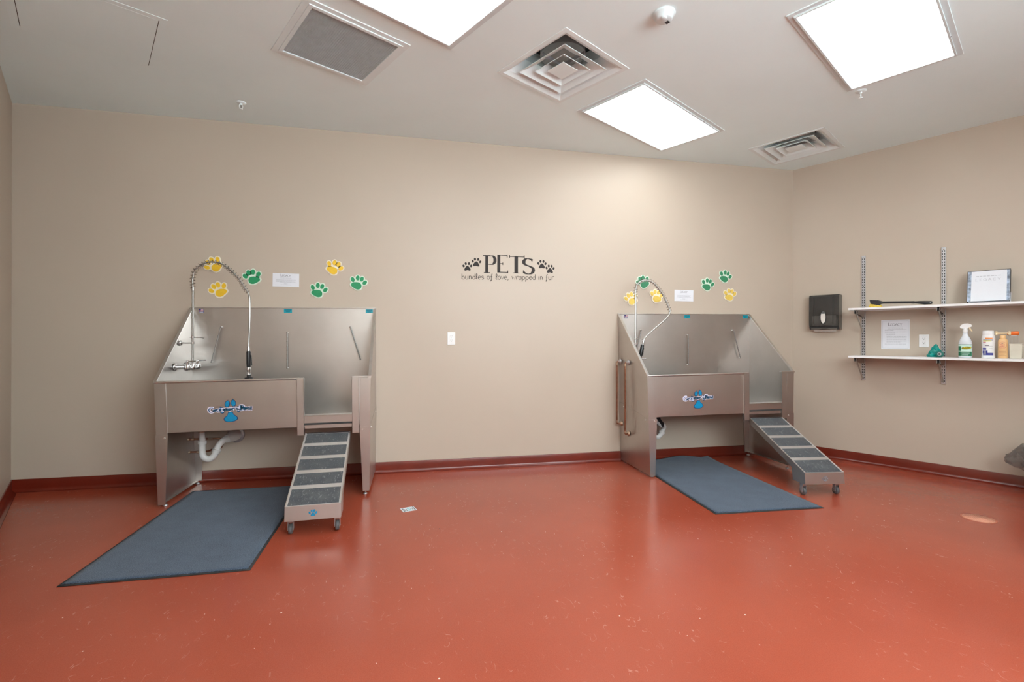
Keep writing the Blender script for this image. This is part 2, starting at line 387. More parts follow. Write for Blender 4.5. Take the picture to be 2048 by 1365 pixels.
# ------------------------------------------------------------------ structure: walls, floor, ceiling
def flat_poly(pts, z, name, mat, hole_rects=(), flip=False):
    bm = bmesh.new(); loops = [pts] + list(hole_rects); edges = []
    for lp in loops:
        vs = [bm.verts.new((p[0], p[1], z)) for p in lp]
        edges += [bm.edges.new((vs[i], vs[(i + 1) % len(vs)])) for i in range(len(vs))]
    bmesh.ops.triangle_fill(bm, use_beauty=True, edges=edges)
    for f in bm.faces:
        if (f.normal.z > 0) == flip: f.normal_flip()
    me = bpy.data.meshes.new(name); bm.to_mesh(me); bm.free(); me.materials.append(M[mat])
    o = bpy.data.objects.new(name, me); COL.objects.link(o); return tag(o, kind='structure')
corners = [CL, CR, FR, FL]
def ext(k):  # room outline pushed out a little
    c = sum(corners, Vector()) / 4; return [(p + (p - c).normalized() * k)[:2] for p in corners]
fo = flat_poly(ext(.12), 0, 'floor', 'floor')
def rrect(cx, cy, hx, hy, ang=A30):
    return [(cx + x * cos(ang) - y * sin(ang), cy + x * sin(ang) + y * cos(ang)) for x, y in ((-hx, -hy), (hx, -hy), (hx, hy), (-hx, hy))]
DIFF = [(1.0085, 3.173), (3.62, 3.981)]; GRILLE = (-.458, 3.219)
holes = [rrect(x, y, .285, .285) for x, y in DIFF] + [rrect(*GRILLE, .27, .27)]
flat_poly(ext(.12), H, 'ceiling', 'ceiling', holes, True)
def wall(name, a, b, kind='structure'):
    mb = MB(); d = (b - a).normalized(); n = Vector((d.y, -d.x, 0))
    c = sum(corners, Vector()) / 4
    if n.dot(c - a) > 0: n = -n
    t = n * .10; mb.hexa([a, b, b + t, a + t], [p + Vector((0, 0, H)) for p in (a, b, b + t, a + t)], 'wall')
    return tag(mb.build(name), kind='structure')
wall('wall_back', CL, CR); wall('wall_right', CR, FR); wall('wall_left', FL, CL)
# wall behind the camera; high windows and mullions added to let in fill light
def front_wall():
    d = (FL - FR).normalized(); n = Vector((d.y, -d.x, 0)); c = sum(corners, Vector()) / 4
    if n.dot(c - FR) > 0: n = -n
    L_ = (FL - FR).length; mb = MB()
    def blk(u0, u1, z0, z1, t0=0., t1=.10, m='wall'):
        q = [FR + d * u0 + n * t0, FR + d * u1 + n * t0, FR + d * u1 + n * t1, FR + d * u0 + n * t1]
        (mb if m == 'wall' else mf).hexa([p + Vector((0, 0, z0)) for p in q], [p + Vector((0, 0, z1)) for p in q], m)
    mf = MB()
    blk(0, L_, 0, WIN0); blk(0, L_, WIN1, H); blk(0, 3.0, WIN0, WIN1); blk(L_ - .12, L_, WIN0, WIN1)
    for k in range(4): u = 3.0 + (L_ - 3.12) * k / 3; blk(u - .025, u + .025, WIN0, WIN1, .03, .08, 'galv')
    tag(mb.build('wall_front'), kind='structure'); tag(mf.build('added_fill_window_1'), kind='structure')
WIN0, WIN1 = 1.50, 3.0
front_wall()
def cove(name, a, b):
    d = (b - a).normalized(); n = Vector((d.y, -d.x, 0)); c = sum(corners, Vector()) / 4
    if n.dot(c - a) < 0: n = -n
    prof = [(0, .098), (.005, .098), (.0065, .095), (.0065, .03)] + [(.0065 + .026 * (1 - cos(t)), .03 - .029 * sin(t)) for t in [pi / 2 * i / 8 for i in range(1, 9)]] + [(.036, 0), (0, 0)]
    mb = MB(); vs = [a + n * u + Vector((0, 0, v)) for u, v in prof] + [b + n * u + Vector((0, 0, v)) for u, v in prof]; k = len(prof)
    mb.add(vs, [(i, i + 1, i + 1 + k, i + k) for i in range(k - 1)], 'cove', True)
    o = mb.build(name); return tag(o, kind='structure')
cove('baseboard_back', CL, CR); cove('baseboard_right', CR, FR); cove('baseboard_front', FR, FL); cove('baseboard_left', FL, CL)

# ------------------------------------------------------------------ ceiling fixtures
def light_fixture(x, y, label):
    t = thing('ceiling_light', label, 'ceiling light', (x, y, H), A30, 'recessed ceiling lights')
    f = MB(); ox, oy, ix, iy = .622, .318, .579, .277
    for a, b in (((-ox, -oy), (ox, -iy)), ((-ox, iy), (ox, oy)), ((-ox, -iy), (-ix, iy)), ((ix, -iy), (ox, iy))):
        f.box((a[0], a[1], -.006), (b[0], b[1], .002), 'fixture')
    k = .012
    for a, b in (((-ix - k, -iy - k), (ix + k, -iy)), ((-ix - k, iy), (ix + k, iy + k)), ((-ix - k, -iy), (-ix, iy)), ((ix, -iy), (ix + k, iy))):
        f.box((a[0], a[1], -.016), (b[0], b[1], -.004), 'fixture')
    f.build('frame', t, .0015)
    p = MB(); p.box((-ix, -iy, -.011), (ix, iy, -.005), 'panel'); p.build('diffuser', t)
    for sx in (-.3, .3):
        for sy in (-1, 1): c = MB(); c.box((sx - .006, sy * .292 - .003, -.0185), (sx + .006, sy * .292 + .003, -.015), 'galv'); c.build('latch', t)
light_fixture(1.997, 3.737, 'smallest looking ceiling light, between the large square air diffuser and the small one')
light_fixture(-.144, 2.502, 'bright ceiling light cut by the top edge, beside the grey lattice grille')
light_fixture(2.791, 2.414, 'bright ceiling light at the upper right, largest in view, sprinkler at its near corner')
light_fixture(.628, 1.166, 'ceiling light almost overhead in the middle of the room, outside the photograph')
light_fixture(3.562, 1.078, 'ceiling light near the right wall behind the shelves, outside the photograph')
light_fixture(1.40, -.17, 'ceiling light behind the camera, outside the photograph')

def diffuser(x, y, label):
    t = thing('air_diffuser', label, 'air vent', (x, y, H), A30, 'square ceiling air diffusers')
    def ring(mb, h0, z0, h1, z1, m='white', th=.0):
        q = lambda h, z: [(-h, -h, z), (h, -h, z), (h, h, z), (-h, h, z)]
        vs = q(h0, z0) + q(h1, z1); mb.add(vs, [(i, (i + 1) % 4, (i + 1) % 4 + 4, i + 4) for i in range(4)], m)
    f = MB(); ring(f, .322, .001, .322, -.004); ring(f, .322, -.004, .292, -.004); ring(f, .292, -.004, .262, .012); ring(f, .262, .012, .185, .085)
    ring(f, .185, .085, .170, .16)
    f.build('frame', t)
    n = MB(); n.lathe([(.155, .10), (.155, .25), (.001, .25)], (0, 0, 0), 'duct', 32)
    n.box((-.3, -.3, .255), (.3, .3, .27), 'dark')
    for s_ in (-1, 1): n.box((s_ * .30 - .01, -.3, .02), (s_ * .30 + .01, .3, .27), 'dark'); n.box((-.3, s_ * .30 - .01, .02), (.3, s_ * .30 + .01, .27), 'dark')
    n.build('duct_neck', t)
    for h, i in ((.212, .125), (.135, .068), (.074, 0)):
        c = MB(); ring(c, h, -.006, h, -.002); ring(c, h, -.006, i + (.0 if i else .0), .046 if i else .004)
        if i: ring(c, i, .046, i, .049); ring(c, h, -.002, i, .049)
        else: c.add([(-h, -h, -.006), (h, -h, -.006), (h, h, -.006), (-h, h, -.006)], [(0, 1, 2, 3)], 'white')
        o = c.build('cone', t)
    b = MB(); b.box((-.20, -.004, .02), (.20, .004, .045), 'galv'); b.box((-.004, -.20, .02), (.004, .20, .045), 'galv'); b.build('cross_bar', t)
diffuser(*DIFF[0], 'square white air diffuser of nested cones in the middle of the ceiling')
diffuser(*DIFF[1], 'square white air diffuser close to the far right corner, dark gaps between its cones')

t = thing('return_grille', 'square ceiling return grille with grey egg-crate lattice in a white frame', 'air vent', (*GRILLE, H), A30)
f = MB(); o_, i_ = .323, .266
for a, b in (((-o_, -o_), (o_, -i_)), ((-o_, i_), (o_, o_)), ((-o_, -i_), (-i_, i_)), ((i_, -i_), (o_, i_))): f.box((a[0], a[1], -.006), (b[0], b[1], .002), 'white')
for a, b in (((-.289, -.289), (.289, -i_)), ((-.289, i_), (.289, .289)), ((-.289, -i_), (-i_, i_)), ((i_, -i_), (.289, i_))): f.box((a[0], a[1], -.012), (b[0], b[1], -.004), 'white')
f.build('frame', t, .001)
g = MB(); N = 40
for k in range(N + 1):
    c = -i_ + 2 * i_ * k / N
    g.box((c - .0011, -i_, -.006), (c + .0011, i_, .008), 'grille'); g.box((-i_, c - .0011, -.006), (i_, c + .0011, .008), 'grille')
g.build('lattice', t)
g = MB(); g.box((-.3, -.3, .16), (.3, .3, .17), 'duct')
for s_ in (-1, 1): g.box((s_ * .275 - .005, -.28, .003), (s_ * .275 + .005, .28, .16), 'dark'); g.box((-.28, s_ * .275 - .005, .003), (.28, s_ * .275 + .005, .16), 'dark')
g.build('plenum_box', t)

t = thing('access_panel', 'flush square access panel in the ceiling at the upper left, dark side gaps', 'ceiling panel', (-1.878, 3.282, H), A30)
f = MB(); o_, g_ = .345, .308
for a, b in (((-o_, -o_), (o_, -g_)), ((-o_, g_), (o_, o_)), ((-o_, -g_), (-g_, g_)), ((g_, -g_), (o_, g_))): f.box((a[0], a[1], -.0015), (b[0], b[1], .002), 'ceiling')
f.build('frame', t)
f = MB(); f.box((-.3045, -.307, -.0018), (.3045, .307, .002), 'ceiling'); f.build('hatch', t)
f = MB(); f.box((-.308, -.308, -.0006), (.308, .308, .001), 'dark'); f.build('gap', t)

t = thing('smoke_detector', 'round white smoke detector on the ceiling near the top edge', 'smoke detector', (1.399, 2.505, H), rad(20))
f = MB(); f.lathe([(.062, 0), (.064, -.008), (.060, -.012), (.052, -.016), (.048, -.034), (.040, -.040), (.001, -.041)], (0, 0, 0), 'fixture'); f.build('housing', t)
f = MB(); f.lathe([(.016, -.038), (.016, -.047), (.012, -.050), (.001, -.050)], (-.022, -.020, 0), 'fixture'); f.build('test_button', t)
f = MB()
for k in range(4): f.box((.018 + k * .006, -.012, -.0425), (.021 + k * .006, .012, -.0385), 'slot')
f.build('vent_slots', t)
def sprinkler(x, y, label):
    t = thing('fire_sprinkler', label, 'sprinkler', (x, y, H), rad(40), 'ceiling sprinkler heads')
    f = MB(); f.lathe([(.036, 0), (.036, -.003), (.024, -.008), (.012, -.010), (.001, -.010)], (0, 0, 0), 'white'); f.build('escutcheon', t)
    f = MB(); f.cyl((0, 0, -.008), (0, 0, -.022), .009, 'white', 12)
    for s_ in (-1, 1): f.tube([(s_ * .009, 0, -.02), (s_ * .014, 0, -.032), (s_ * .010, 0, -.044), (0, 0, -.05)], .0022, 'white', 8)
    f.cyl((0, 0, -.022), (0, 0, -.048), .0018, 'slot', 8); f.build('frame_arms', t)
    f = MB(); f.lathe([(.005, -.048), (.014, -.051), (.014, -.053), (.001, -.054)], (0, 0, 0), 'white', 16); f.build('deflector', t)
sprinkler(-1.326, 4.126, 'tiny sprinkler head on the ceiling above the left tub')
sprinkler(3.268, 2.976, 'tiny sprinkler head at the near corner of the upper right ceiling light')

# ------------------------------------------------------------------ dog wash tubs
def logo_paw(mb, cx, cz, s, y, toes=True, blue='logo_blue', edge='logo_navy'):
    def blob(pts, grow, m, yy): mb.poly([(cx + (px * (1 + 0)) * s, cz + pz * s) for px, pz in pts], yy, m)
    pad = [(-.9, -.55), (-.85, -.25), (-.45, .10), (-.28, .55), (.28, .60), (.42, .25), (.85, -.10), (.98, -.42), (.75, -.72), (.25, -.88), (-.35, -.88), (-.75, -.75)]
    pad = [(p.x, p.y) for p in smooth_pts([(a, b, 0) for a, b in pad + pad[:1]], 4)[:-1]]
    def scaled(pts, k):
        mx = sum(p[0] for p in pts) / len(pts); mz = sum(p[1] for p in pts) / len(pts); return [(mx + (a - mx) * k, mz + (b - mz) * k) for a, b in pts]
    blob(scaled(pad, 1.08), 0, edge, y); blob(scaled(pad, .95), 0, blue, y - .0009)
    def toe(x, z, rx, rz, rot):
        blob(ell(x, z, rx * 1.15, rz * 1.1, 16, rot), 0, edge, y); blob(ell(x, z, rx * .9, rz * .9, 16, rot), 0, blue, y - .0009)
        dx = -sin(rot) * rz; dz = cos(rot) * rz
        mb.add([(cx + (x + dx * .9 - .05) * s, y - .001, cz + (z + dz * .9) * s), (cx + (x + dx * .9 + .07) * s, y - .001, cz + (z + dz * .9) * s), (cx + (x + dx * 1.5) * s, y - .001, cz + (z + dz * 1.5) * s)], [(0, 1, 2)], 'logo_dark')
    return toe
def grooming_tub(name, label, loc, tilt, hide=None):
    t = thing(name, label, 'dog washing tub', loc, 0, 'stainless dog washing tubs', ry=-tilt)
    W = 1.4988; zL = .904; zT = 1.479; zP = .528; yB = .604; th = .003
    FLR = .022        # how far each side leans in towards the floor
    # back panel with folded top edge
    b = MB(); b.box((.004, yB - .006, .50), (W - .004, yB, zT), 'steel_h'); b.box((.0, yB - .022, zT - .004), (W, yB + .001, zT), 'steel_bright'); b.build('back_panel', t, .001)
    fl = MB(); fl.hexa([(.01, .01, .528), (W - .01, .01, .528), (W - .01, yB - .004, .540), (.01, yB - .004, .540)], [(.01, .01, .533), (W - .01, .01, .533), (W - .01, yB - .004, .545), (.01, yB - .004, .545)], 'steel_h'); fl.build('basin_floor', t)
    for side in (0, 1):
        sg = 1 if side == 0 else -1; x0 = 0 if side == 0 else W
        lean = lambda z: x0 + sg * FLR * (zL - min(z, zL)) / zL
        # upper side sheet
        u = MB(); P = [(0, .50), (0, zL), (yB, zT), (yB, .50)]
        o = [(lean(z), y, z) for y, z in P]; i = [(lean(z) + sg * th, y, z) for y, z in P]
        u.hexa(o, i, 'steel_v')
        # rolled edge along slope
        dy, dz = yB, zT - zL; L_ = math.hypot(dy, dz); nx, nz = -dz / L_, dy / L_
        u.hexa([(x0 - sg * .004, -.006, zL), (x0 - sg * .004, yB, zT + .004), (x0 + sg * .018, yB, zT + .004), (x0 + sg * .018, -.006, zL)],
               [(x0 - sg * .004, -.006, zL - .012), (x0 - sg * .004, yB, zT - .008), (x0 + sg * .018, yB, zT - .008), (x0 + sg * .018, -.006, zL - .012)], 'steel_bright')
        # short front return of the side sheet
        u.hexa([(lean(.50), -.001, .50), (lean(.50) + sg * .075, -.001, .50), (lean(.50) + sg * .075, .003, .50), (lean(.50), .003, .50)],
               [(lean(zL), -.001, zL - .01), (lean(zL) + sg * .075, -.001, zL - .01), (lean(zL) + sg * .075, .003, zL - .01), (lean(zL), .003, zL - .01)], 'steel_v')
        u.build('side_panel', t, .0008)
        # lower leg panel: sheet plus tapered flanges
        l = MB(); zb = .014; zt = .515; zr = .60
        P = [(-.004, zb), (-.004, zt), (yB, zr), (yB, zb)]
        l.hexa([(lean(z) - sg * .003, y, z) for y, z in P], [(lean(z), y, z) for y, z in P], 'steel_v')
        for yy, y2 in ((-.006, -.003), (yB - .003, yB)):
            l.hexa([(lean(zb) - sg * .003, yy, zb), (lean(zb) + sg * .046, yy, zb), (lean(zb) + sg * .046, y2, zb), (lean(zb) - sg * .003, y2, zb)],
                   [(lean(zt) - sg * .003, yy, zt), (lean(zt) + sg * .078, yy, zt), (lean(zt) + sg * .078, y2, zt), (lean(zt) - sg * .003, y2, zt)], 'steel_v')
        l.hexa([(lean(zb), 0, zb), (lean(zb) + sg * .022, 0, zb), (lean(zb) + sg * .022, yB - .004, zb), (lean(zb), yB - .004, zb)],
               [(lean(zb), 0, zb + .004), (lean(zb) + sg * .022, 0, zb + .004), (lean(zb) + sg * .022, yB - .004, zb + .004), (lean(zb), yB - .004, zb + .004)], 'steel_v')
        leg = l.build('leg_panel', t, .0008)
        bo = MB(); bo.cyl((lean(.49) + sg * .055, -.006, .495), (lean(.49) + sg * .055, -.012, .495), .0065, 'steel_bright', 10); bo.build('bolt', leg)
        bo = MB(); bo.cyl((lean(.49) - sg * .003, .05, .50), (lean(.49) - sg * .010, .05, .50), .0065, 'steel_bright', 10); bo.build('bolt', leg)
        bo = MB(); bo.cyl((lean(.57) - sg * .003, .5, .56), (lean(.57) - sg * .010, .5, .56), .0065, 'steel_bright', 10)
        bo.build('bolt', leg)
        for yy in (.03, yB - .035):
            ft = MB(); xx = lean(0) + sg * .030; drop = tilt * xx
            ft.cyl((xx, yy, .016), (xx, yy, -drop + .008), .0045, 'chrome', 10); ft.lathe([(.016, -drop + .0008), (.017, -drop + .004), (.008, -drop + .011), (.001, -drop + .012)], (xx, yy, 0), 'galv', 16)
            ft.build('levelling_foot', leg)
    # front panel
    xa, xb, xc, xd = .960, 1.010, 1.358, 1.410
    f = MB(); f.box((.012, .004, zP), (xa + .01, .008, zL - .004), 'steel_h'); f.box((.02, .004, zP), (xa, .03, zP + .004), 'steel_h')
    fp = f.build('front_panel', t, .001)
    f = MB(); f.tube([(.004, -.002, zL - .006), (xb, -.002, zL - .003)], .0085, 'steel_bright', 10); f.box((.004, -.004, zL - .010), (xb, .02, zL - .002), 'steel_bright'); f.build('rim', t)
    f = MB(); f.box((xd - .005, .004, zP), (W - .006, .008, zL - .004), 'steel_v'); f.box((xc, -.010, zL - .002), (W + .004, .022, zL + .006), 'steel_bright'); f.build('corner_panel', t, .001)
    for x, x1 in ((xa, xb), (xc, xd)):
        p = MB(); p.box((x, -.012, .470), (x1, -.009, zL + .001), 'steel_v'); p.box((x, -.012, .470), (x + .003, .022, zL), 'steel_v'); p.box((x1 - .003, -.012, .470), (x1, .022, zL), 'steel_v'); p.build('gate_post', t, .001)
    s_ = MB(); s_.box((xb, -.008, .560), (xc, -.004, .618), 'steel_h'); s_.box((xb, -.008, .614), (xc, .06, .619), 'steel_bright'); s_.box((xb, -.006, .545), (xc, .03, .562), 'slot'); s_.build('gate_sill', t, .001)
    s_ = MB(); s_.box((xb + .003, .002, .517), (xc - .003, .006, .556), 'steel_h'); s_.build('ramp_rail', t, .001)
    # tether rods on the back wall
    for x, z, x1, z1 in ((.236, 1.312, .161, 1.017), (.757, 1.262, .755, .955), (1.281, 1.308, 1.364, 1.016)):
        r = MB(); r.tube([(x, yB - .03, z), (x1, yB - .03, z1)], .0046, 'rod', 8)
        for k in range(9):
            q = k / 8; r.sphere((x + (x1 - x) * q, yB - .030, z + (z1 - z) * q), .0062, 'rod', 8)
        for a, b2 in ((x, z), (x1, z1)): r.cyl((a, yB - .007, b2), (a, yB - .032, b2), .0045, 'steel_bright', 8)
        r.build('tether_rod', t)
    # stickers
    yy = yB - .0065
    s_ = MB(); s_.poly([(.062, 1.432), (.100, 1.432), (.100, 1.468), (.062, 1.468)], yy, 'flag_blue')
    s_.poly([(.065, 1.444), (.097, 1.444), (.097, 1.466), (.065, 1.466)], yy - .0009, 'paper')
    for k in range(4): s_.poly([(.065, 1.445 + k * .0056), (.097, 1.445 + k * .0056), (.097, 1.448 + k * .0056), (.065, 1.448 + k * .0056)], yy - .0016, 'flag_red')
    s_.poly([(.065, 1.454), (.079, 1.454), (.079, 1.466), (.065, 1.466)], yy - .0024, 'flag_blue')
    s_.poly([(.066, 1.435), (.096, 1.435), (.096, 1.440), (.066, 1.440)], yy - .0009, 'paper'); tag(s_.build('flag_sticker', t), 'small flag sticker')
    for x0, x1 in ((.728, .794), (1.412, 1.474)):
        s_ = MB(); s_.poly([(x0, 1.434), (x1, 1.434), (x1, 1.467), (x0, 1.467)], yy, 'teal_label')
        for k, (a, b2) in enumerate(((.15, .85), (.1, .9), (.25, .75))):
            z = 1.4595 - k * .0085; s_.poly([(x0 + (x1 - x0) * a, z), (x0 + (x1 - x0) * b2, z), (x0 + (x1 - x0) * b2, z + .0035), (x0 + (x1 - x0) * a, z + .0035)], yy - .0009, 'teal_ink')
        tag(s_.build('teal_sticker', t), 'small teal label')
    # maker's decal on the front
    d = MB(); y = .0035; cx = .498; cz = .640; s = .047
    toe = logo_paw(d, cx, cz - .004, s, y)
    toe(-.44, 1.92, .33, .50, -.15); toe(.42, 2.02, .33, .52, .15); toe(-1.25, .95, .34, .50, .35); toe(1.25, 1.10, .34, .50, -.35)
    lx = .352; size = .029; tw = text_width("Groomer's Best", size, .92, .02); k = .298 / tw
    cur = lambda x: .010 * ((x - lx) / .3) + .004 * sin((x - lx) / .3 * pi)
    for dy, m, ww, tn in ((-.0018, 'logo_pink', .66, .50), (-.0028, 'logo_dark', .20, .08)):
        write(d, "Groomer's", size, lx, .668, y + dy, m, ww, tn, .92 * k, .02, 0, 1.18, curve=cur)
        x2 = lx + text_width("Groomer's", size, .92 * k, .02) + .010
        write(d, "Best", size, x2, .668, y + dy, m, ww, tn, .92 * k, .02, 0, 1.18, curve=lambda x: cur(x) - .0)
    tag(d.build('logo_decal', fp), 'blue paw and lettering decal')
    return t
TL = .0125
tub1 = grooming_tub('dog_wash_tub', 'stainless steel dog washing tub at the left, nearest the dark left corner', (-1.808, 3.894, 0), TL)
tub2 = grooming_tub('dog_wash_tub', 'stainless steel dog washing tub at the right, copper pipes on its outer side', (2.033, 3.894, 0), .0105)

# ------------------------------------------------------------------ pre-rinse faucets
def spring_mesh(path, r, wire, turns_per_m, m='spring'):
    P = smooth_pts(path, 8); mb = MB(); L = 0; acc = [0]
    for a, b in zip(P, P[1:]): L += (b - a).length; acc.append(L)
    n = int(L * turns_per_m * 12); pts = []; N = Vector((0, 1, 0)); j = 0
    for i in range(n + 1):
        s = L * i / n
        while j < len(P) - 2 and acc[j + 1] < s: j += 1
        f = (s - acc[j]) / max(1e-9, acc[j + 1] - acc[j]); p = P[j].lerp(P[j + 1], f); T = (P[j + 1] - P[j]).normalized()
        N = (N - T * N.dot(T)).normalized(); B = T.cross(N); a = 2 * pi * s * turns_per_m
        pts.append(p + (N * cos(a) + B * sin(a)) * r)
    mb.tube(pts, wire, m, 6); return mb
def faucet(label, xw, yc, zc, rx, top, spring, hose, spray, hooks):
    t = thing('spray_faucet', label, 'faucet', (xw, yc, zc), 0, 'spring arm spray faucets over the tubs')
    L = lambda P: [tuple(Vector(p) - Vector((xw, yc, zc))) for p in P]
    b = MB(); ax = rx - xw
    for s in (-1, 1):
        y = s * .092
        b.lathe([(.030, 0), (.030, .004), (.020, .010), (.014, .014), (.013, ax - .004), (.001, ax)], (0, y, 0), 'chrome', 20, T=Matrix.Rotation(pi / 2, 3, 'Y'))
        b.lathe([(.017, -.026), (.021, -.016), (.021, .010), (.015, .022), (.011, .028), (.001, .029)], (ax, y, 0), 'chrome', 18)
    b.tube([(ax, -.092, -.004), (ax, -.05, -.009), (ax, 0, -.010), (ax, .05, -.009), (ax, .092, -.004)], .0125, 'chrome', 14)
    b.lathe([(.016, -.026), (.019, -.012), (.018, .012), (.012, .022), (.011, .035), (.001, .036)], (ax, 0, 0), 'chrome', 18)
    b.build('valve_body', t)
    for s in (-1, 1):
        h = MB(); y = s * .092
        h.cyl((ax, y, .026), (ax, y, .042), .0095, 'chrome', 12); h.tube([(ax - .004, y, .043), (ax + .03, y, .046), (ax + .062, y, .047)], [.0065, .005, .0062], 'chrome', 10); h.sphere((ax, y, .045), .0095, 'chrome', 12)
        h.build('lever_handle', t)
    r = MB(); r.cyl((ax, 0, .03), (ax, 0, top - zc), .0085, 'hose', 14); r.cyl((ax, 0, top - zc - .012), (ax, 0, top - zc + .012), .0125, 'chrome', 14); r.build('riser_pipe', t)
    k = MB(); hz, wz = hooks
    k.tube([(ax - .022, 0, hz - zc), (ax, 0, hz - zc), (ax + .065, 0, hz - zc - .002), (ax + .078, 0, hz - zc - .008), (ax + .083, 0, hz - zc + .003)], .003, 'chrome', 8)
    k.cyl((ax, 0, hz - zc - .007), (ax, 0, hz - zc + .007), .0125, 'chrome', 12); k.build('hose_hook', t)
    k = MB(); k.cyl((-.001, 0, wz - zc), (ax, 0, wz - zc), .0055, 'chrome', 10); k.lathe([(.022, -.002), (.022, .003), (.010, .012), (.001, .013)], (0, 0, wz - zc), 'chrome', 16, T=Matrix.Rotation(pi / 2, 3, 'Y'))
    k.cyl((ax, 0, wz - zc - .008), (ax, 0, wz - zc + .008), .013, 'chrome', 12); k.build('wall_brace', t)
    SP = L(spring)
    o = spring_mesh(SP, .0185, .0019, 40).build('spring', t)
    h = MB(); h.tube(smooth_pts(SP + L(hose)[1:], 6), .0072, 'hose', 12); h.build('hose', t)
    s0, s1, s2, s3 = L(spray); s0, s1, s2, s3 = map(Vector, (s0, s1, s2, s3))
    g = MB(); g.tube([s0 - (s1 - s0).normalized() * .035, s0], [.0105, .012], 'chrome', 14); g.tube([s0, s0.lerp(s1, .1), s0.lerp(s1, .8), s1], [.013, .0165, .0165, .014], 'black', 14)
    d = (s1 - s0).normalized(); side = Vector((1, 0, 0)); g.tube([s0.lerp(s1, .25) + side * .019, s0.lerp(s1, .9) + side * .024], .0035, 'black', 8)
    gh = g.build('spray_handle', t)
    g = MB(); g.tube([s1, s1.lerp(s2, .3), s1.lerp(s2, .5), s2], [.011, .017, .013, .017], 'chrome', 14); g.tube([s2, s2.lerp(s3, .55), s2.lerp(s3, .6), s3], [.015, .015, .031, .031], 'black', 20); g.build('spray_head', gh)
    return t
# left tub: arch path measured in the plane of the riser, swinging towards the room as it goes right
xr = -1.722; ya = 4.275
def arch(px_pts, y0, y1):
    n = len(px_pts); return [(x, y0 + (y1 - y0) * i / (n - 1), z) for i, (x, z) in enumerate(px_pts)]
F1 = globals
spring1 = [(-1.722, 4.275, 1.612), (-1.724, 4.275, 1.70), (-1.702, 4.272, 1.768), (-1.652, 4.268, 1.812), (-1.585, 4.262, 1.832), (-1.51, 4.255, 1.818), (-1.44, 4.25, 1.768), (-1.375, 4.245, 1.70), (-1.335, 4.24, 1.635), (-1.305, 4.235, 1.585)]
hose1 = [(-1.305, 4.235, 1.585), (-1.292, 4.23, 1.53), (-1.288, 4.22, 1.38), (-1.292, 4.21, 1.20), (-1.292, 4.205, 1.155)]
faucet('chrome spray faucet with a spring arch over the left tub, sprayer hanging free', -1.8100, ya, .992, xr, 1.612, spring1, hose1,
       [(-1.292, 4.205, 1.118), (-1.290, 4.203, .988), (-1.288, 4.202, .925), (-1.288, 4.202, .890)], (1.226, 1.180))
spring2 = [(2.098, 4.275, 1.612), (2.098, 4.275, 1.70), (2.112, 4.272, 1.748), (2.155, 4.268, 1.782), (2.205, 4.262, 1.790), (2.262, 4.255, 1.772), (2.315, 4.25, 1.722), (2.372, 4.245, 1.645), (2.408, 4.24, 1.572), (2.435, 4.235, 1.492)]
hose2 = [(2.435, 4.235, 1.492), (2.405, 4.23, 1.435), (2.335, 4.225, 1.375), (2.245, 4.22, 1.305), (2.175, 4.22, 1.245), (2.152, 4.22, 1.205)]
faucet('chrome spray faucet with a spring arch over the right tub, sprayer parked at its post', 2.0330, ya, .992, 2.098, 1.612, spring2, hose2,
       [(2.143, 4.22, 1.172), (2.118, 4.222, 1.052), (2.112, 4.223, 1.002), (2.109, 4.223, .975)], (1.226, 1.180))

# ------------------------------------------------------------------ plumbing
t = thing('drain_pipe', 'white plastic drain trap under the left tub running into the wall', 'drain pipe', (-1.643, 4.25, .05), 0, 'white drain pipes under the tubs')
t.location.z = 0
p = MB(); p.cyl((0, 0, .530), (0, 0, .47), .030, 'brass', 18); p.cyl((0, 0, .48), (0, 0, .40), .021, 'pvc', 18); p.build('tailpiece', t)
p = MB(); p.tube(smooth_pts([(0, 0, .42), (0, 0, .33), (.008, 0, .275), (.045, .0, .25), (.085, .0, .275), (.105, .0, .325), (.118, .01, .36), (.135, .04, .385), (.15, .10, .392)], 5), .0235, 'pvc', 18); tr = p.build('trap', t)
for a, b in (((0, 0, .375), (0, 0, .40)), ((.098, 0, .305), (.108, 0, .330)), ((.146, .085, .391), (.152, .11, .392))):
    p = MB(); p.cyl(a, b, .031, 'pvc', 20); p.build('slip_nut', tr)
p = MB(); p.tube([(.15, .10, .392), (.158, .17, .394), (.162, .250, .395)], [.030, .044, .048], 'pvc', 22); p.build('wall_adapter', t)
p = MB(); p.lathe([(.070, 0), (.068, .006), (.052, .010), (.001, .010)], (.162, .2575, .395), 'galv', 28, T=Matrix.Rotation(pi / 2, 3, 'X')); p.build('escutcheon', t)
t = thing('drain_pipe', 'white plastic drain elbow under the right tub, mostly behind its front leg', 'drain pipe', (2.385, 4.36, 0), 0, 'white drain pipes under the tubs')
p = MB(); p.tube(smooth_pts([(-.015, 0, .530), (-.015, 0, .47), (.0, 0, .42), (.03, .004, .385), (.052, .008, .370)], 4), .027, 'black', 18); p.build('tailpiece', t)
p = MB(); p.tube(smooth_pts([(-.015, 0, .44), (0, 0, .40), (.03, .005, .375), (.06, .01, .365), (.07, .02, .34), (.05, .02, .30), (.03, .02, .27), (0, .02, .25), (-.03, .03, .27), (-.04, .08, .33), (-.04, .149, .34)], 4), .0235, 'pvc', 16); tr = p.build('trap', t)
for a, b in (((.044, .008, .366), (.062, .01, .366)), ((.052, .02, .305), (.045, .02, .29))):
    p = MB(); p.cyl(a, b, .031, 'pvc', 18); p.build('slip_nut', tr)
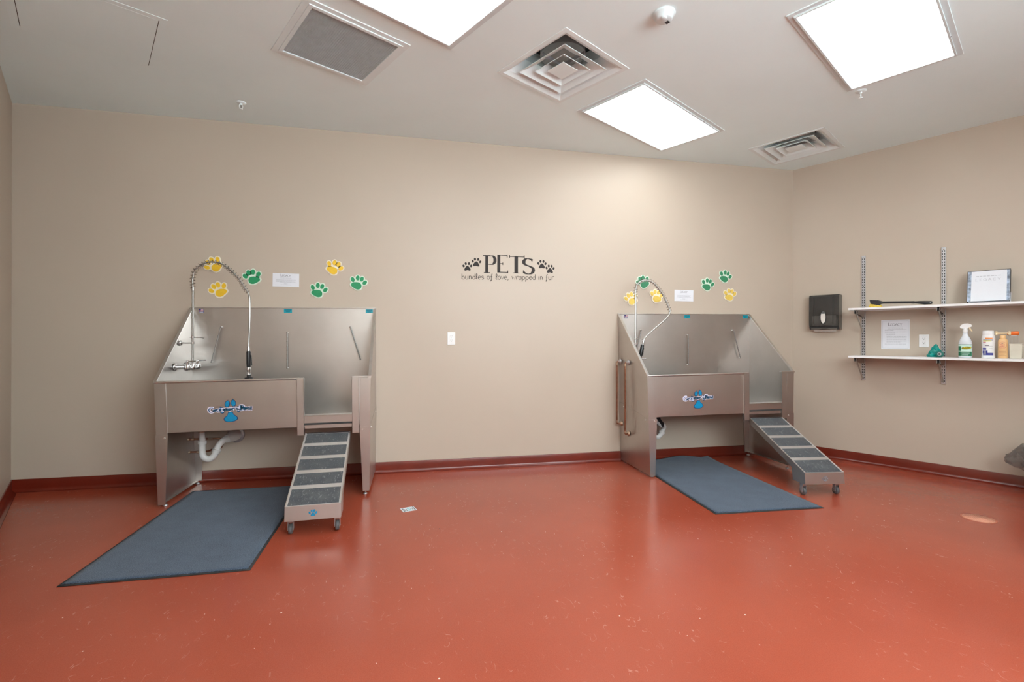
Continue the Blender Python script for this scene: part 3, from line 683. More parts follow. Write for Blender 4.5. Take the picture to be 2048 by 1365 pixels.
def bent(mb, pts, r, m, k=.018, seg=10):
    pts = [Vector(p) for p in pts]; out = [pts[0]]
    for a, b, c in zip(pts, pts[1:], pts[2:]):
        u = (a - b).normalized(); v = (c - b).normalized()
        for i in range(5):
            q = i / 4; out.append((b + u * k) * (1 - q) ** 2 + b * 2 * q * (1 - q) + (b + v * k) * q * q)
    out.append(pts[-1]); mb.tube(out, r, m, seg)
# supply pipes under the left tub
for lab, pts, n0 in (('dark copper supply pipe under the left tub, upper one looping down behind the trap', [(-1.782, 4.34, .398), (-1.60, 4.34, .398), (-1.545, 4.36, .392), (-1.545, 4.38, .315), (-1.60, 4.40, .30), (-1.60, 4.506, .30)], 1),
                     ('dark copper supply pipe under the left tub, lower one along the side panel', [(-1.778, 4.35, .292), (-1.69, 4.35, .290), (-1.64, 4.38, .289), (-1.64, 4.506, .289)], 0)):
    t = thing('copper_pipe', lab, 'pipe', pts[0], 0, 'copper supply pipes under the left tub')
    o = Vector(pts[0]); q = [tuple(Vector(x) - o) for x in pts]
    p = MB(); bent(p, q, .0075, 'copper'); p.build('tube', t)
    p = MB(); p.cyl((0, 0, 0), (.012, 0, 0), .012, 'brass', 14); p.build('fitting', t)
    p = MB(); p.cyl(q[1], tuple(Vector(q[1]) + Vector((-.03, 0, 0))), .0105, 'brass', 12); p.build('fitting', t)
    if n0: p = MB(); p.cyl((.03, 0, 0), (.045, 0, 0), .012, 'brass', 12); p.box((.034, -.004, .0), (.041, .004, .03), 'brass'); p.build('shutoff_valve', t)
# copper risers on the outside of the right tub
for lab, y0, z0, y1, z1 in (('copper riser pipe on the side of the right tub, the one nearer the wall', 4.445, 1.004, 4.335, .385),
                        ('copper riser pipe on the side of the right tub, the one nearer the room', 4.262, 1.0, 4.290, .315)):
    X1 = 1.985; xs = 2.0165; xs2 = 2.0335
    t = thing('copper_pipe', lab, 'pipe', (X1, y0, z1), 0, 'copper riser pipes on the right tub')
    p = MB(); bent(p, [(xs - X1, 0, z0 - z1), (0, 0, z0 - z1), (0, 0, 0), (xs2 - X1, y1 - y0 if abs(y1 - y0) < .05 else 0, -.0)], .0075, 'copper'); p.build('tube', t)
    for zz, xe in ((z0 - z1, xs - X1), (0, xs2 - X1)):
        p = MB(); p.lathe([(.026, 0), (.026, .003), (.016, .010), (.012, .024), (.001, .025)], (xe + .001, 0 if zz else (y1 - y0 if abs(y1 - y0) < .05 else 0), zz), 'galv' if zz else 'brass', 18, T=Matrix.Rotation(-pi / 2, 3, 'Y')); p.build('flange', t)
    for za, zb in ((.035, .012), (z0 - z1 - .035, z0 - z1 - .012)): p = MB(); p.cyl((0, 0, za), (0, 0, zb), .0105, 'brass', 12); p.build('fitting', t)

# ------------------------------------------------------------------ ramps
def ramp(label, x, y, rz, logo):
    t = thing('pet_ramp', label, 'pet ramp', (x, y, 0), rz, 'wheeled pet ramps hooked to the tubs')
    w = .163; z0, z1, ye = .498, .184, -.745; th = .052
    b = MB(); S = (z1 - z0) / ye
    top = lambda yy: z0 + S * yy
    b.hexa([(-w, 0, z0 - .004), (w, 0, z0 - .004), (w, ye, z1 - .004), (-w, ye, z1 - .004)], [(-w, 0, z0), (w, 0, z0), (w, ye, z1), (-w, ye, z1)], 'deck_lit_top')
    for s in (-1, 1):
        P = [(0, z0), (ye, z1), (ye - .008, z1 - .088), (ye + .135, z1 - .088 + .0), (ye + .15, top(ye + .15) - th), (0, z0 - th)]
        b.prism(P, s * w, s * (w - .003), 'ramp_steel', 'x')
    b.hexa([(-w, ye - .008, z1 - .088), (w, ye - .008, z1 - .088), (w, ye - .005, z1 - .088), (-w, ye - .005, z1 - .088)], [(-w, ye - .001, z1 + .001), (w, ye - .001, z1 + .001), (w, ye + .003, z1 + .001), (-w, ye + .003, z1 + .001)], 'ramp_steel')
    b.build('deck', t, .001)
    for s in (-1, 1): e = MB(); e.hexa([(s * w, 0, z0), (s * w, ye, z1), (s * (w - .004), ye, z1), (s * (w - .004), 0, z0)], [(s * w, 0, z0 + .003), (s * w, ye, z1 + .003), (s * (w - .004), ye, z1 + .003), (s * (w - .004), 0, z0 + .003)], 'bright_edge'); e.build('edge_trim', t)
    hk = MB(); hk.box((-w + .01, -.01, z0 - .02), (w - .01, .018, z0 - .001), 'black'); hk.build('hook_bar', t)
    for k in range(5):
        a = .018 + k * .1455; c = a + .1090; g = MB(); xi = w - .014
        if k == 4: c = .738
        g.hexa([(-xi, -a, top(-a)), (xi, -a, top(-a)), (xi, -c, top(-c)), (-xi, -c, top(-c))], [(-xi, -a, top(-a) + .0016), (xi, -a, top(-a) + .0016), (xi, -c, top(-c) + .0016), (-xi, -c, top(-c) + .0016)], 'grip'); g.build('grip_strip', t)
    for s in (-1, 1):
        c = MB(); xx = s * (w - .026); yy = ye + .052; c.box((xx - .016, yy - .018, .076), (xx + .016, yy + .018, .095), 'galv')
        for q in (-1, 1): c.box((xx + q * .0155 - .0015, yy - .014, .024), (xx + q * .0155 + .0015, yy + .014, .08), 'galv')
        c.cyl((xx - .019, yy, .0305), (xx + .019, yy, .0305), .005, 'chrome', 10); cs = c.build('caster', t)
        wl = MB(); wl.lathe([(.001, -.011), (.014, -.011), (.028, -.0105), (.0302, -.007), (.0302, .007), (.028, .0105), (.014, .011), (.001, .011)], (xx, yy, .0305), 'greyrub', 28, T=Matrix.Rotation(pi / 2, 3, 'Y'))
        wl.lathe([(.001, -.0118), (.013, -.0118), (.013, .0118), (.001, .0118)], (xx, yy, .0305), 'galv', 16, T=Matrix.Rotation(pi / 2, 3, 'Y')); wl.build('wheel', cs)
    d = MB(); yf = ye - .0085; toe = logo_paw(d, 0, z1 - .052, .0135, yf, edge=logo, blue=logo)
    for a, z, q in ((-.5, 1.35, .15), (.5, 1.35, -.15), (-1.35, .55, .5), (1.35, .55, -.5)): d.poly(ell(a * .0145, z1 - .052 + z * .0145, .0052, .0085, 14, q), yf, logo)
    tag(d.build('paw_decal', t), 'blue paw decal')
    return t
ramp('steel pet ramp with five dark grip strips at the left tub', -.634, 3.899, rad(2.6), 'logo_blue')
M['faded_blue'] = plain('faded_blue', (.22, .21, .23), .4)
ramp('steel pet ramp with scratched grip strips slanting from the right tub', 3.221, 3.899, rad(-6.6), 'faded_blue')

# ------------------------------------------------------------------ mats
def floor_mat(label, q, lift=0.):
    t = thing('floor_mat', label, 'floor mat', (q[0][0], q[0][1], 0), 0, 'blue grey carpet mats')
    o = Vector(q[0]); Q = [Vector(p) - o for p in q]; nx, ny = 24, 60
    def P(u, v, z, k):  # k = inset fraction in metres
        u2 = k / .9 + u * (1 - 2 * k / .9); v2 = k / 1.5 + v * (1 - 2 * k / 1.5)
        p = Q[0].lerp(Q[1], u2).lerp(Q[3].lerp(Q[2], u2), v2)
        zz = 0
        if lift and v2 > .86:
            f = (v2 - .86) / .14; zz = lift * f * f * (.55 + .45 * cos(u2 * 9.5 + .3))
            if u2 > .9: zz += lift * .35 * f * (u2 - .9) * 10
        return (p.x, p.y, z + zz)
    def sheet(z0, z1, k, m):
        mb = MB(); vs = [P(i / nx, j / ny, z1, k) for j in range(ny + 1) for i in range(nx + 1)] + [P(i / nx, j / ny, z0, k) for j in range(ny + 1) for i in range(nx + 1)]
        N = (nx + 1) * (ny + 1); id_ = lambda i, j: j * (nx + 1) + i; fs = []
        for j in range(ny):
            for i in range(nx):
                a = (id_(i, j), id_(i + 1, j), id_(i + 1, j + 1), id_(i, j + 1)); fs += [a, tuple(x + N for x in a[::-1])]
        ring = [id_(i, 0) for i in range(nx + 1)] + [id_(nx, j) for j in range(1, ny + 1)] + [id_(i, ny) for i in range(nx - 1, -1, -1)] + [id_(0, j) for j in range(ny - 1, 0, -1)]
        fs += [(ring[i], ring[(i + 1) % len(ring)], ring[(i + 1) % len(ring)] + N, ring[i] + N) for i in range(len(ring))]
        mb.add(vs, fs, m, True); return mb
    sheet(.0008, .0035, 0, 'rubber').build('rubber_backing', t)
    sheet(.0036, .0085, .015, 'carpet').build('carpet_pile', t)
floor_mat('large blue grey carpet mat on the floor under the left tub', [(-1.690, 2.728), (-.828, 2.728), (-.86, 4.235), (-1.708, 4.245)])
floor_mat('blue grey carpet mat on the floor under the right tub, far edge curled up', [(2.06, 2.974), (2.91, 2.932), (3.00, 4.462), (2.145, 4.470)], .030)

# ------------------------------------------------------------------ paw cutouts on the wall
def paw(label, x, z, rot, mirror, col, group, first={}):
    key = (mirror, col)
    if key in first:
        t = copy_tree(first[key]); t['label'] = label; t['group'] = group
    else:
        t = thing('paw_cutout', label, 'wall decoration', (0, 0, 0), 0, group); first[key] = t
        s = -1 if mirror else 1; back = 'cream' if 'yellow' in col else 'palegreen'
        toes = [(-.0645, .027), (-.038, .057), (-.002, .065), (.040, .047)]
        pad = []
        for i in range(32):
            a = 2 * pi * i / 32; r = 1 + .10 * cos(2 * (a - .55)) + .07 * cos(3 * (a - .2)); pad.append((s * (.004 + .043 * r * cos(a)), -.004 + .033 * r * sin(a)))
        b = MB(); k = 1.28
        b.prism([(s * .002 + (p[0] - s * .002) * 1.22, p[1] * 1.26) for p in pad], 0, -.005, back, 'y')
        for tx, tz in toes: b.prism(ell(s * tx, tz, .0245, .0315, 20, s * math.atan2(-tx, tz + .05)), 0, -.005, back, 'y')
        b.prism(ell(-s * .012, .03, .045, .030, 20), 0, -.0049, back, 'y'); b.build('backing', t)
        c = MB(); c.prism(pad, -.005, -.0085, col, 'y'); c.build('pad', t, .0012)
        for tx, tz in toes:
            c = MB(); c.prism(ell(s * tx, tz, .0160, .0225, 20, s * math.atan2(-tx, tz + .05)), -.005, -.0085, col, 'y'); c.build('toe', t, .0012)
    t.location = (x, D - .001, z); t.rotation_euler = (0, -rad(rot), 0)
G1, G2 = 'paw cutouts above the left tub', 'paw cutouts above the right tub'
paw('yellow paw cutout behind the top of the left spring arch, highest at the left', -1.637, 1.829, 30, False, 'yellow', G1)
paw('yellow paw cutout beneath the left spring arch', -1.604, 1.612, 14, False, 'yellow', G1)
paw('green paw cutout between the left spring arch and the printed notice', -1.346, 1.727, 0, False, 'green', G1)
paw('green paw cutout lower right of the notice above the left tub', -.824, 1.625, 0, True, 'green', G1)
paw('yellow paw cutout highest right of the notice above the left tub', -.697, 1.832, -11, True, 'yellow', G1)
paw('green paw cutout furthest right above the left tub', -.49, 1.701, -3, True, 'green', G1)
paw('yellow paw cutout behind the riser pipe of the right faucet', 2.172, 1.612, 6, False, 'yellow2', G2)
paw('green paw cutout behind the top of the right spring arch', 2.303, 1.784, 10, False, 'green2', G2)
paw('yellow paw cutout touching the falling side of the right spring arch', 2.440, 1.642, -20, False, 'yellow2', G2)
paw('green paw cutout just right of the notice above the right tub', 3.012, 1.776, -2, True, 'green2', G2)
paw('green paw cutout highest and furthest right over the right tub', 3.218, 1.867, -6, True, 'green2', G2)
paw('yellow paw cutout right above the right end of the right tub', 3.278, 1.673, 6, True, 'yellow2', G2)

# ------------------------------------------------------------------ notices on the back wall
def notice_small(label, x, z, rz):
    t = thing('printed_notice', label, 'sign', (x, D - .001, z), 0, 'small notices above the tubs'); t.rotation_euler = (0, rz, 0)
    p = MB(); w, h = .108, .0585; p.box((-w, -.0025, -h), (w, 0, h), 'paper'); p.build('sheet', t, .0008)
    q = MB(); y = -.0026; s = .0165; tw = text_width('LEGACY', s, 1, .06); write(q, 'LEGACY', s, -tw / 2 - .004, .030, y, 'ink', .16, .06, 1, .06, first=1.25)
    for z0, a, b in ((.0155, -.046, .046), (-.0005, -.080, .080), (-.0085, -.080, .062), (-.0165, -.080, .080), (-.0245, -.052, .046), (-.0345, -.016, .014), (-.0440, -.042, .040)):
        xx = a
        while xx < b:
            l = random.uniform(.006, .016); q.poly([(xx, z0), (min(b, xx + l), z0), (min(b, xx + l), z0 + .0028), (xx, z0 + .0028)], y, 'ink_light'); xx += l + .0022
    q.build('lettering', t)
notice_small('small white printed notice above the left tub', -1.086, 1.731, rad(.6))
notice_small('small white printed notice above the right tub', 2.750, 1.677, rad(.4))

# ------------------------------------------------------------------ PETS decal
t = thing('wall_lettering', 'dark vinyl wall lettering reading PETS with four paw prints and a script line', 'wall lettering', (.9, D - .0005, 1.80), 0)
def W_(x, z): return (x - .9, z - 1.80)
def bars(mb, L):
    for x0, z0, x1, z1 in L: mb.poly([W_(x0, z0), W_(x1, z0), W_(x1, z1), W_(x0, z1)], 0, 'vinyl')
k = .00081; bx, bz = .9, 1.80
def letter(fn): mb = MB(); fn(mb); mb.build('letter', t)
def lP(mb):
    bars(mb, [(.672, 1.855, .700, 2.016), (.659, 1.849, .718, 1.855), (.650, 2.010, .720, 2.017)])
    P = [(.70, 2.0135), (.725, 2.012)] + arc(.732, 1.972, .034, .041, 80, -80, 14) + [(.72, 1.931), (.70, 1.932)]
    strokes_mesh(mb, [[W_(a, b) for a, b in P]], 1, 0, 0, 0, 'vinyl', .030, .0065)
def lE(mb): bars(mb, [(.788, 1.858, .817, 2.026), (.788, 2.019, .885, 2.026), (.880, 2.002, .888, 2.030), (.81, 1.938, .842, 1.944), (.838, 1.929, .845, 1.953), (.788, 1.856, .893, 1.863), (.886, 1.853, .894, 1.877)])
def lT(mb): bars(mb, [(.955, 1.857, .990, 2.016), (.942, 1.854, 1.003, 1.860), (.908, 2.010, 1.052, 2.017), (.903, 2.001, .911, 2.028), (1.047, 1.999, 1.056, 2.028)])
def lS(mb):
    P = [(1.132, 1.983), (1.118, 1.992), (1.090, 1.998), (1.066, 1.993), (1.050, 1.975), (1.050, 1.955), (1.068, 1.938), (1.105, 1.925), (1.135, 1.908), (1.141, 1.882), (1.125, 1.860), (1.098, 1.851), (1.068, 1.855), (1.044, 1.868)]
    P = smooth_pts([(a, b, 0) for a, b in P], 4)
    strokes_mesh(mb, [[W_(p.x, p.y) for p in P]], 1, 0, 0, 0, 'vinyl', .034, .007)
    bars(mb, [(1.127, 1.974, 1.134, 1.996), (1.040, 1.858, 1.047, 1.884)])
for fn in (lP, lE, lT, lS): letter(fn)
L0 = 'bundles of love, wrapped in fur'; sz = .052; tw = text_width(L0, sz, 1, .02)
k0 = .905 / tw; xs0 = .447 - .9
for wd in L0.split(' '):
    mb = MB(); write(mb, wd, sz, xs0, 1.782 - 1.80 + (xs0 + .453) * .022, 0, 'vinyl', .095, .08, k0, .02, slope=.022); mb.build('script_word', t)
    xs0 += text_width(wd + ' ', sz, k0, .02)
for x, z, r in ((.502, 1.899, .04), (.587, 1.943, -.05), (1.228, 1.946, 0), (1.310, 1.904, -.03)):
    mb = MB(); R = Matrix.Rotation(r, 2)
    def tr(P): return [W_(x + (R @ Vector(p)).x, z + (R @ Vector(p)).y) for p in P]
    pad = [(0, .012), (.013, .004), (.028, -.018), (.030, -.030), (.020, -.036), (0, -.031), (-.020, -.036), (-.030, -.030), (-.028, -.018), (-.013, .004)]
    pad = [(p.x, p.y) for p in smooth_pts([(a, b, 0) for a, b in pad + pad[:1]], 3)[:-1]]
    mb.poly(tr(pad), 0, 'vinyl')
    for a, b, q in ((-.035, .010, .35), (-.014, .031, .1), (.016, .031, -.1), (.036, .010, -.35)): mb.poly(tr(ell(a, b, .0105, .0135, 14, q)), 0, 'vinyl')
    mb.build('paw_print', t)

# ------------------------------------------------------------------ outlets
def outlet(label, loc, rz, slots):
    t = thing('wall_outlet', label, 'outlet', loc, rz, 'white wall outlets')
    p = MB(); p.box((-.036, -.006, -.059), (.036, 0, .059), 'plastic_white'); p.build('cover_plate', t, .003)
    p = MB(); p.box((-.0168, -.0085, -.0335), (.0168, -.005, .0335), 'plastic_white'); rc = p.build('receptacle', t, .0012)
    s = MB()
    for c in (.019, -.019):
        s.box((-.0078, -.009, c + .001), (-.0056, -.0084, c + .009), 'slot'); s.box((.0052, -.009, c + .002), (.0074, -.0084, c + .009), 'slot'); s.cyl((0, -.009, c - .006), (0, -.0084, c - .006), .0028, 'slot', 10)
    if slots: s.box((-.006, -.0092, -.004), (.006, -.0084, -.0005), 'fixture'); s.box((-.006, -.0092, .0010), (.006, -.0084, .0045), 'fixture')
    s.build('slots', rc)
    for z in (-.048, .048): s = MB(); s.cyl((0, -.0068, z), (0, -.0058, z), .003, 'fixture', 10); s.build('screw', t)
outlet('white wall outlet on the back wall between the two tubs', (.353, D - .0005, 1.224), 0, True)
p0 = rwall(1.1, .0005, 1.213); outlet('white wall outlet on the right wall between the shelves', p0, ROT_R, False)

# ------------------------------------------------------------------ notice on right wall
t = thing('printed_notice', 'white printed notice sheet on the right wall between the shelves', 'sign', rwall(.890, .0006, 1.274), ROT_R)
p = MB(); p.box((-.108, -.002, -.140), (.108, 0, .140), 'paper'); p.build('sheet', t)
q = MB(); y = -.0021
for a, b, c, d in ((-.098, -.130, .098, -.1285), (-.098, .1285, .098, .130), (-.098, -.130, -.0965, .130), (.0965, -.130, .098, .130)): q.poly([(a, b), (c, b), (c, d), (a, d)], y, 'ink_light')
s = .021; tw = text_width('LEGACY', s, 1, .06); write(q, 'LEGACY', s, -tw / 2 - .004, .083, y, 'ink', .17, .06, 1, .06, first=1.3)
q.poly([(-.060, .070), (.055, .070), (.055, .0712), (-.060, .0712)], y, 'ink_light')
z = .052; rows = [(-.055, .055), (-.080, .085), (-.080, -.01), None, (-.080, .085), (-.080, 0), None, (-.068, .0), (-.068, .085), None, (-.066, .085), (-.066, .085), None, (-.066, .085), (-.066, .085), None, (-.066, .085), (-.066, .04), None, None, (-.080, .085)]
for r in rows:
    if r:
        xx = r[0]
        while xx < r[1]:
            l = random.uniform(.006, .018); q.poly([(xx, z), (min(r[1], xx + l), z), (min(r[1], xx + l), z + .0030), (xx, z + .0030)], y, 'ink_light'); xx += l + .0025
    z -= .0082 if r else .0055
q.build('lettering', t)

# ------------------------------------------------------------------ paper towel dispenser
t = thing('towel_dispenser', 'smoky black paper towel dispenser on the right wall near the corner', 'towel dispenser', rwall(.324, .0005, 1.505), ROT_R)
hw = .135; dp = .098
b = MB(); P = [(0, .172), (-dp * .8, .180), (-dp + .002, .168), (-dp, .15), (-dp, -.13), (-dp + .012, -.158), (-dp + .03, -.176), (0, -.176)]
for s_ in (-1, 1): b.prism(P, s_ * hw, s_ * (hw - .006), 'disp_side', 'x')
b.box((-hw, -.004, -.176), (hw, 0, .176), 'disp_side'); b.hexa([(-hw, 0, .170), (hw, 0, .170), (hw, -dp * .8, .178), (-hw, -dp * .8, .178)], [(-hw, 0, .174), (hw, 0, .174), (hw, -dp * .8, .182), (-hw, -dp * .8, .182)], 'disp_side')
b.build('housing', t, .002)
c = MB(); F = [(-dp * .8, .181), (-dp * .93, .176), (-dp - .003, .155), (-dp - .004, -.12), (-dp + .004, -.142)]
F2 = [(y + .0035, z - .002) for y, z in F]; n = len(F)
for i in range(n - 1): c.hexa([(-hw + .002, *F[i]), (hw - .002, *F[i]), (hw - .002, *F2[i]), (-hw + .002, *F2[i])], [(-hw + .002, *F[i + 1]), (hw - .002, *F[i + 1]), (hw - .002, *F2[i + 1]), (-hw + .002, *F2[i + 1])], 'smoke')
cv = c.build('front_cover', t)
for xx in (-.088, .082): c = MB(); c.box((xx - .0022, -dp - .0055, -.118), (xx + .0022, -dp - .003, .155), 'black'); c.build('cover_rib', cv)
c = MB(); c.prism(ell(-.004, -.052, .028, .070, 28), -dp - .0045, -dp - .0075, 'black', 'y'); c.prism(ell(-.004, -.052, .022, .062, 28), -dp - .0075, -dp - .0085, 'towel', 'y'); c.prism([(a, max(b_, -.015)) for a, b_ in ell(-.004, -.052, .0215, .0615, 28)], -dp - .0085, -dp - .0088, 'greyrub', 'y'); c.build('level_window', cv)
c = MB(); c.box((-.105, -.088, -.135), (.105, -.01, -.032), 'towel'); tag(c.build('towel_stack', t), 'paper towels seen through the cover')
c = MB(); c.prism([(-hw + .006, -.176), (hw - .006, -.176), (hw - .006, -.140), (-hw + .006, -.140)], -dp + .006, -dp + .012, 'black', 'y'); c.prism([(-hw + .02, -.176), (-.06, -.176), (-.02, -.168), (.02, -.168), (.06, -.176), (hw - .02, -.176), (hw - .02, -.16), (-hw + .02, -.16)], -dp + .002, -dp + .006, 'disp_side', 'y'); c.build('outlet_lip', t)
c = MB(); c.prism([(-.100, -.196), (.098, -.196), (.102, -.160), (-.108, -.160)], -.052, -.050, 'towel', 'y'); c.build('paper_towel', t)

# ------------------------------------------------------------------ shelving on the right wall
ZU, ZLo = 1.524, 1.070
for s_, lab in ((.6415, 'slotted zinc shelf upright on the right wall, left one nearest the towel dispenser'), (1.235, 'slotted zinc shelf upright on the right wall, second from the dispenser'), (1.845, 'slotted zinc shelf upright on the right wall, outside the photograph')):
    t = thing('shelf_upright', lab, 'shelf upright', rwall(s_, .0005, .822), ROT_R, 'slotted shelf uprights')
    Hh = 1.232
    p = MB(); p.box((-.0155, -.0145, .004), (.0155, -.012, Hh), 'galv'); p.box((-.0155, -.0145, .0), (-.0135, 0, Hh), 'galv'); p.box((.0135, -.0145, 0), (.0155, 0, Hh), 'galv'); p.build('channel', t, .0008)
    q = MB(); z = .022
    while z < Hh - .02:
        for xx in (-.0075, .0075): q.box((xx - .0030, -.0153, z), (xx + .0030, -.0143, z + .0150), 'black')
        z += .0254
    tag(q.build('slots', t), kind='stuff')
    for z in (.02, .32, .93, Hh - .02): q = MB(); q.cyl((0, -.016, z), (0, -.0145, z), .0045, 'chrome' if z > 1 else 'slot', 10); q.build('screw', t)
def bracket(s_, zt, lab):
    t = thing('shelf_bracket', lab, 'shelf bracket', rwall(s_, .015, zt), ROT_R, 'steel shelf brackets')
    p = MB()
    for x in (-.011, .009): p.prism([(0, 0), (-.295, 0), (-.300, -.030), (-.28, -.034), (0, -.062)], x, x + .002, 'bracket', 'x')
    p.box((-.011, -.295, -.002), (.011, 0, 0), 'bracket'); p.build('arm', t, .0006)
    p = MB(); p.tube([(0, -.255, -.030), (0, -.02, -.205)], .006, 'bracket', 10); p.build('brace', t)
    p = MB(); p.cyl((-.0125, -.272, -.018), (.0125, -.272, -.018), .010, 'slot', 12); p.build('rivet', t)
bracket(.6415, ZU - .019, 'steel bracket under the upper shelf at its left end'); bracket(.6415, ZLo - .019, 'steel bracket under the lower shelf at its left end')
bracket(1.235, ZU - .019, 'steel bracket under the upper shelf at the second upright'); bracket(1.235, ZLo - .019, 'steel bracket under the lower shelf at the second upright')
bracket(1.845, ZU - .019, 'steel bracket under the upper shelf at the third upright, outside the photograph'); bracket(1.845, ZLo - .019, 'steel bracket under the lower shelf at the third upright, outside the photograph')
for z, lab in ((ZU, 'upper white shelf board on the right wall'), (ZLo, 'lower white shelf board on the right wall')):
    p = MB(); p.box((0, -.300, -.019), (1.55, 0, 0), 'shelf'); o = p.build('shelf_board', None, .0008)
    o.location = rwall(.588, .026, z); o.rotation_euler = (0, 0, ROT_R); tag(o, lab, 'shelf', 'white wall shelves')

def on_right(name, label, cat, s_, off, z, turn=0, group=None): return thing(name, label, cat, rwall(s_, off, z + .0005), ROT_R + turn, group)
# long handled brush
t = on_right('scrub_brush', 'long black-handled brush with yellow bristles lying on the upper shelf', 'brush', .735, .205, ZU, rad(-3))
b = MB(); b.hexa([(-.010, -.022, .0), (.098, -.020, .0), (.098, .020, .0), (-.010, .022, .0)], [(.005, -.020, .040), (.082, -.018, .028), (.082, .018, .028), (.005, .020, .040)], 'bristle'); b.build('bristles', t, .002)
b = MB(); b.hexa([(.008, -.022, .036), (.085, -.020, .018), (.085, .020, .018), (.008, .022, .036)], [(.0, -.022, .076), (.070, -.016, .068), (.070, .016, .068), (.0, .022, .076)], 'black')
b.tube([(.055, 0, .052), (.085, 0, .046), (.10, 0, .044)], [.020, .015, .0105], 'black', 12); b.build('head', t, .002)
b = MB(); b.tube([(.09, 0, .046), (.30, 0, .036), (.32, 0, .034), (.335, 0, .033), (.36, 0, .031), (.40, 0, .0255), (.445, 0, .0245), (.452, 0, .024)], [.0105, .0105, .012, .010, .013, .0165, .014, .008], 'black', 14); b.cyl((.44, -.0145, .024), (.44, .0145, .024), .0035, 'galv', 8); b.build('handle', t)
# binder leaning on the wall
t = on_right('ring_binder', 'black ring binder with a white cover sheet leaning on the wall, on the upper shelf', 'binder', 1.530, .215, ZU)
lean = Matrix.Translation((0, 0, .015)) @ Matrix.Rotation(rad(-19), 4, 'X')
W2 = .129
b = MB(); b.box((-W2, 0, 0), (W2, .004, .282), 'black', lean); b.box((-W2, .040, 0), (W2, .044, .282), 'black', lean); b.box((-W2, 0, .278), (W2, .044, .282), 'black', lean); b.build('cover', t, .002)
b = MB(); b.box((-W2 + .012, .008, .004), (W2 - .006, .036, .27), 'paper', lean); b.box((W2 - .001, .016, 0), (W2 + .003, .03, .075), 'paper', lean); b.build('pages', t)
b = MB(); T = lean
b.box((-W2 + .004, -.0012, .004), (W2 - .004, -.0002, .276), 'paper', T); b.box((-W2 + .005, -.0020, .005), (-W2 + .026, -.0012, .275), 'bluegrey', T); b.box((W2 - .022, -.0020, .005), (W2 - .005, -.0012, .275), 'bluegrey', T); cs = b.build('cover_sheet', t)
b = MB(); s = .020; tw = text_width('LEGACY', s, 1.25, .3); write(b, 'LEGACY', s, -tw / 2, .186, -.0014, 'ink_light', .12, .06, 1.25, .3)
xx = -.075
while xx < .07:
    l = random.uniform(.010, .024); b.poly([(xx, .226), (xx + l, .226), (xx + l, .2305), (xx, .2305)], -.0014, 'ink_light'); xx += l + .005
b.v = [tuple(T @ Vector(v)) for v in b.v]; b.build('lettering', cs)
# crumpled teal bag roll
t = on_right('waste_bag_roll', 'crumpled teal plastic bag roll on the lower shelf beside the second upright', 'bag roll', 1.210, .20, ZLo)
b = MB(); rs = random.Random(3); nU, nV = 18, 9; vs = []
for j in range(nV + 1):
    f = j / nV
    for i in range(nU):
        a = 2 * pi * i / nU; r = (1 - f ** 1.6) * .046 + .004; q = 1 + .30 * rs.uniform(-1, 1) * (1 if j else .3)
        vs.append((-.012 + r * cos(a) * q + .006 * f, .005 + r * .72 * sin(a) * q, .001 + f * .112 + .004 * rs.uniform(-1, 1) * (1 if j else 0)))
b.add(vs, [(j * nU + i, j * nU + (i + 1) % nU, (j + 1) * nU + (i + 1) % nU, (j + 1) * nU + i) for j in range(nV) for i in range(nU)] + [tuple(range(nV * nU, nV * nU + nU))], 'teal_film'); b.build('loose_film', t)
b = MB(); T = Matrix.Rotation(pi / 2, 3, 'X'); b.lathe([(.0125, 0), (.026, .0), (.027, .004), (.027, .040), (.026, .044), (.0125, .044)], (.026, -.012, .028), 'teal_roll', 24, T=T); b.build('roll', t)
b = MB(); b.lathe([(.012, 0), (.0135, .0), (.0135, .046), (.012, .046)], (.026, -.0115, .028), 'galv', 20, T=T); b.lathe([(.001, .001), (.0118, .001), (.0118, .0455), (.001, .0470)], (.026, -.0115, .028), 'slot', 20, T=T); b.build('core', t)
# spray bottle
t = on_right('spray_bottle', 'white trigger spray bottle with a green and white label on the lower shelf', 'spray bottle', 1.394, .20, ZLo)
b = MB(); b.lathe([(.038, 0), (.0425, .004), (.043, .02), (.043, .115), (.041, .135), (.032, .160), (.021, .182), (.0165, .196), (.0155, .215), (.001, .2155)], (0, 0, 0), 'bottle_clear', 28, 1, .62); b.build('bottle', t)
b = MB(); b.lathe([(.017, .212), (.0175, .235), (.015, .238), (.014, .25), (.001, .251)], (0, 0, 0), 'plastic_white', 20); hd = b
hd.prism([(-.030, .250), (-.033, .262), (-.026, .276), (-.008, .288), (.018, .289), (.034, .282), (.042, .272), (.040, .262), (.018, .254), (.016, .246), (-.012, .246)], -.011, .011, 'plastic_white', 'y')
sh = hd.build('spray_head', t, .003)
b = MB(); b.prism([(.020, .258), (.030, .258), (.034, .245), (.042, .232), (.045, .220), (.039, .221), (.031, .232), (.024, .246)], -.006, .006, 'bone', 'y'); b.build('trigger', sh, .001)
def wrap(mb, x0, x1, z0, z1, r, ry, m, lift=.0006, n=10):   # a label patch following an oval bottle
    L_ = []; 
    for i in range(n + 1):
        x = x0 + (x1 - x0) * i / n; q = max(0, 1 - (x / r) ** 2); L_.append((x * (1 + lift / r), -ry * math.sqrt(q) - lift))
    mb.add([(x, y, z0) for x, y in L_] + [(x, y, z1) for x, y in L_], [(i, i + 1, i + 2 + n, i + 1 + n) for i in range(n)], m)
b = MB(); R, RY = .0432, .0268
wrap(b, -.0405, .0405, .016, .112, R, RY, 'lab_mint', .0005); wrap(b, -.0405, .0405, .106, .112, R, RY, 'lab_green', .001); wrap(b, -.0405, .0405, .016, .052, R, RY, 'lab_green', .001)
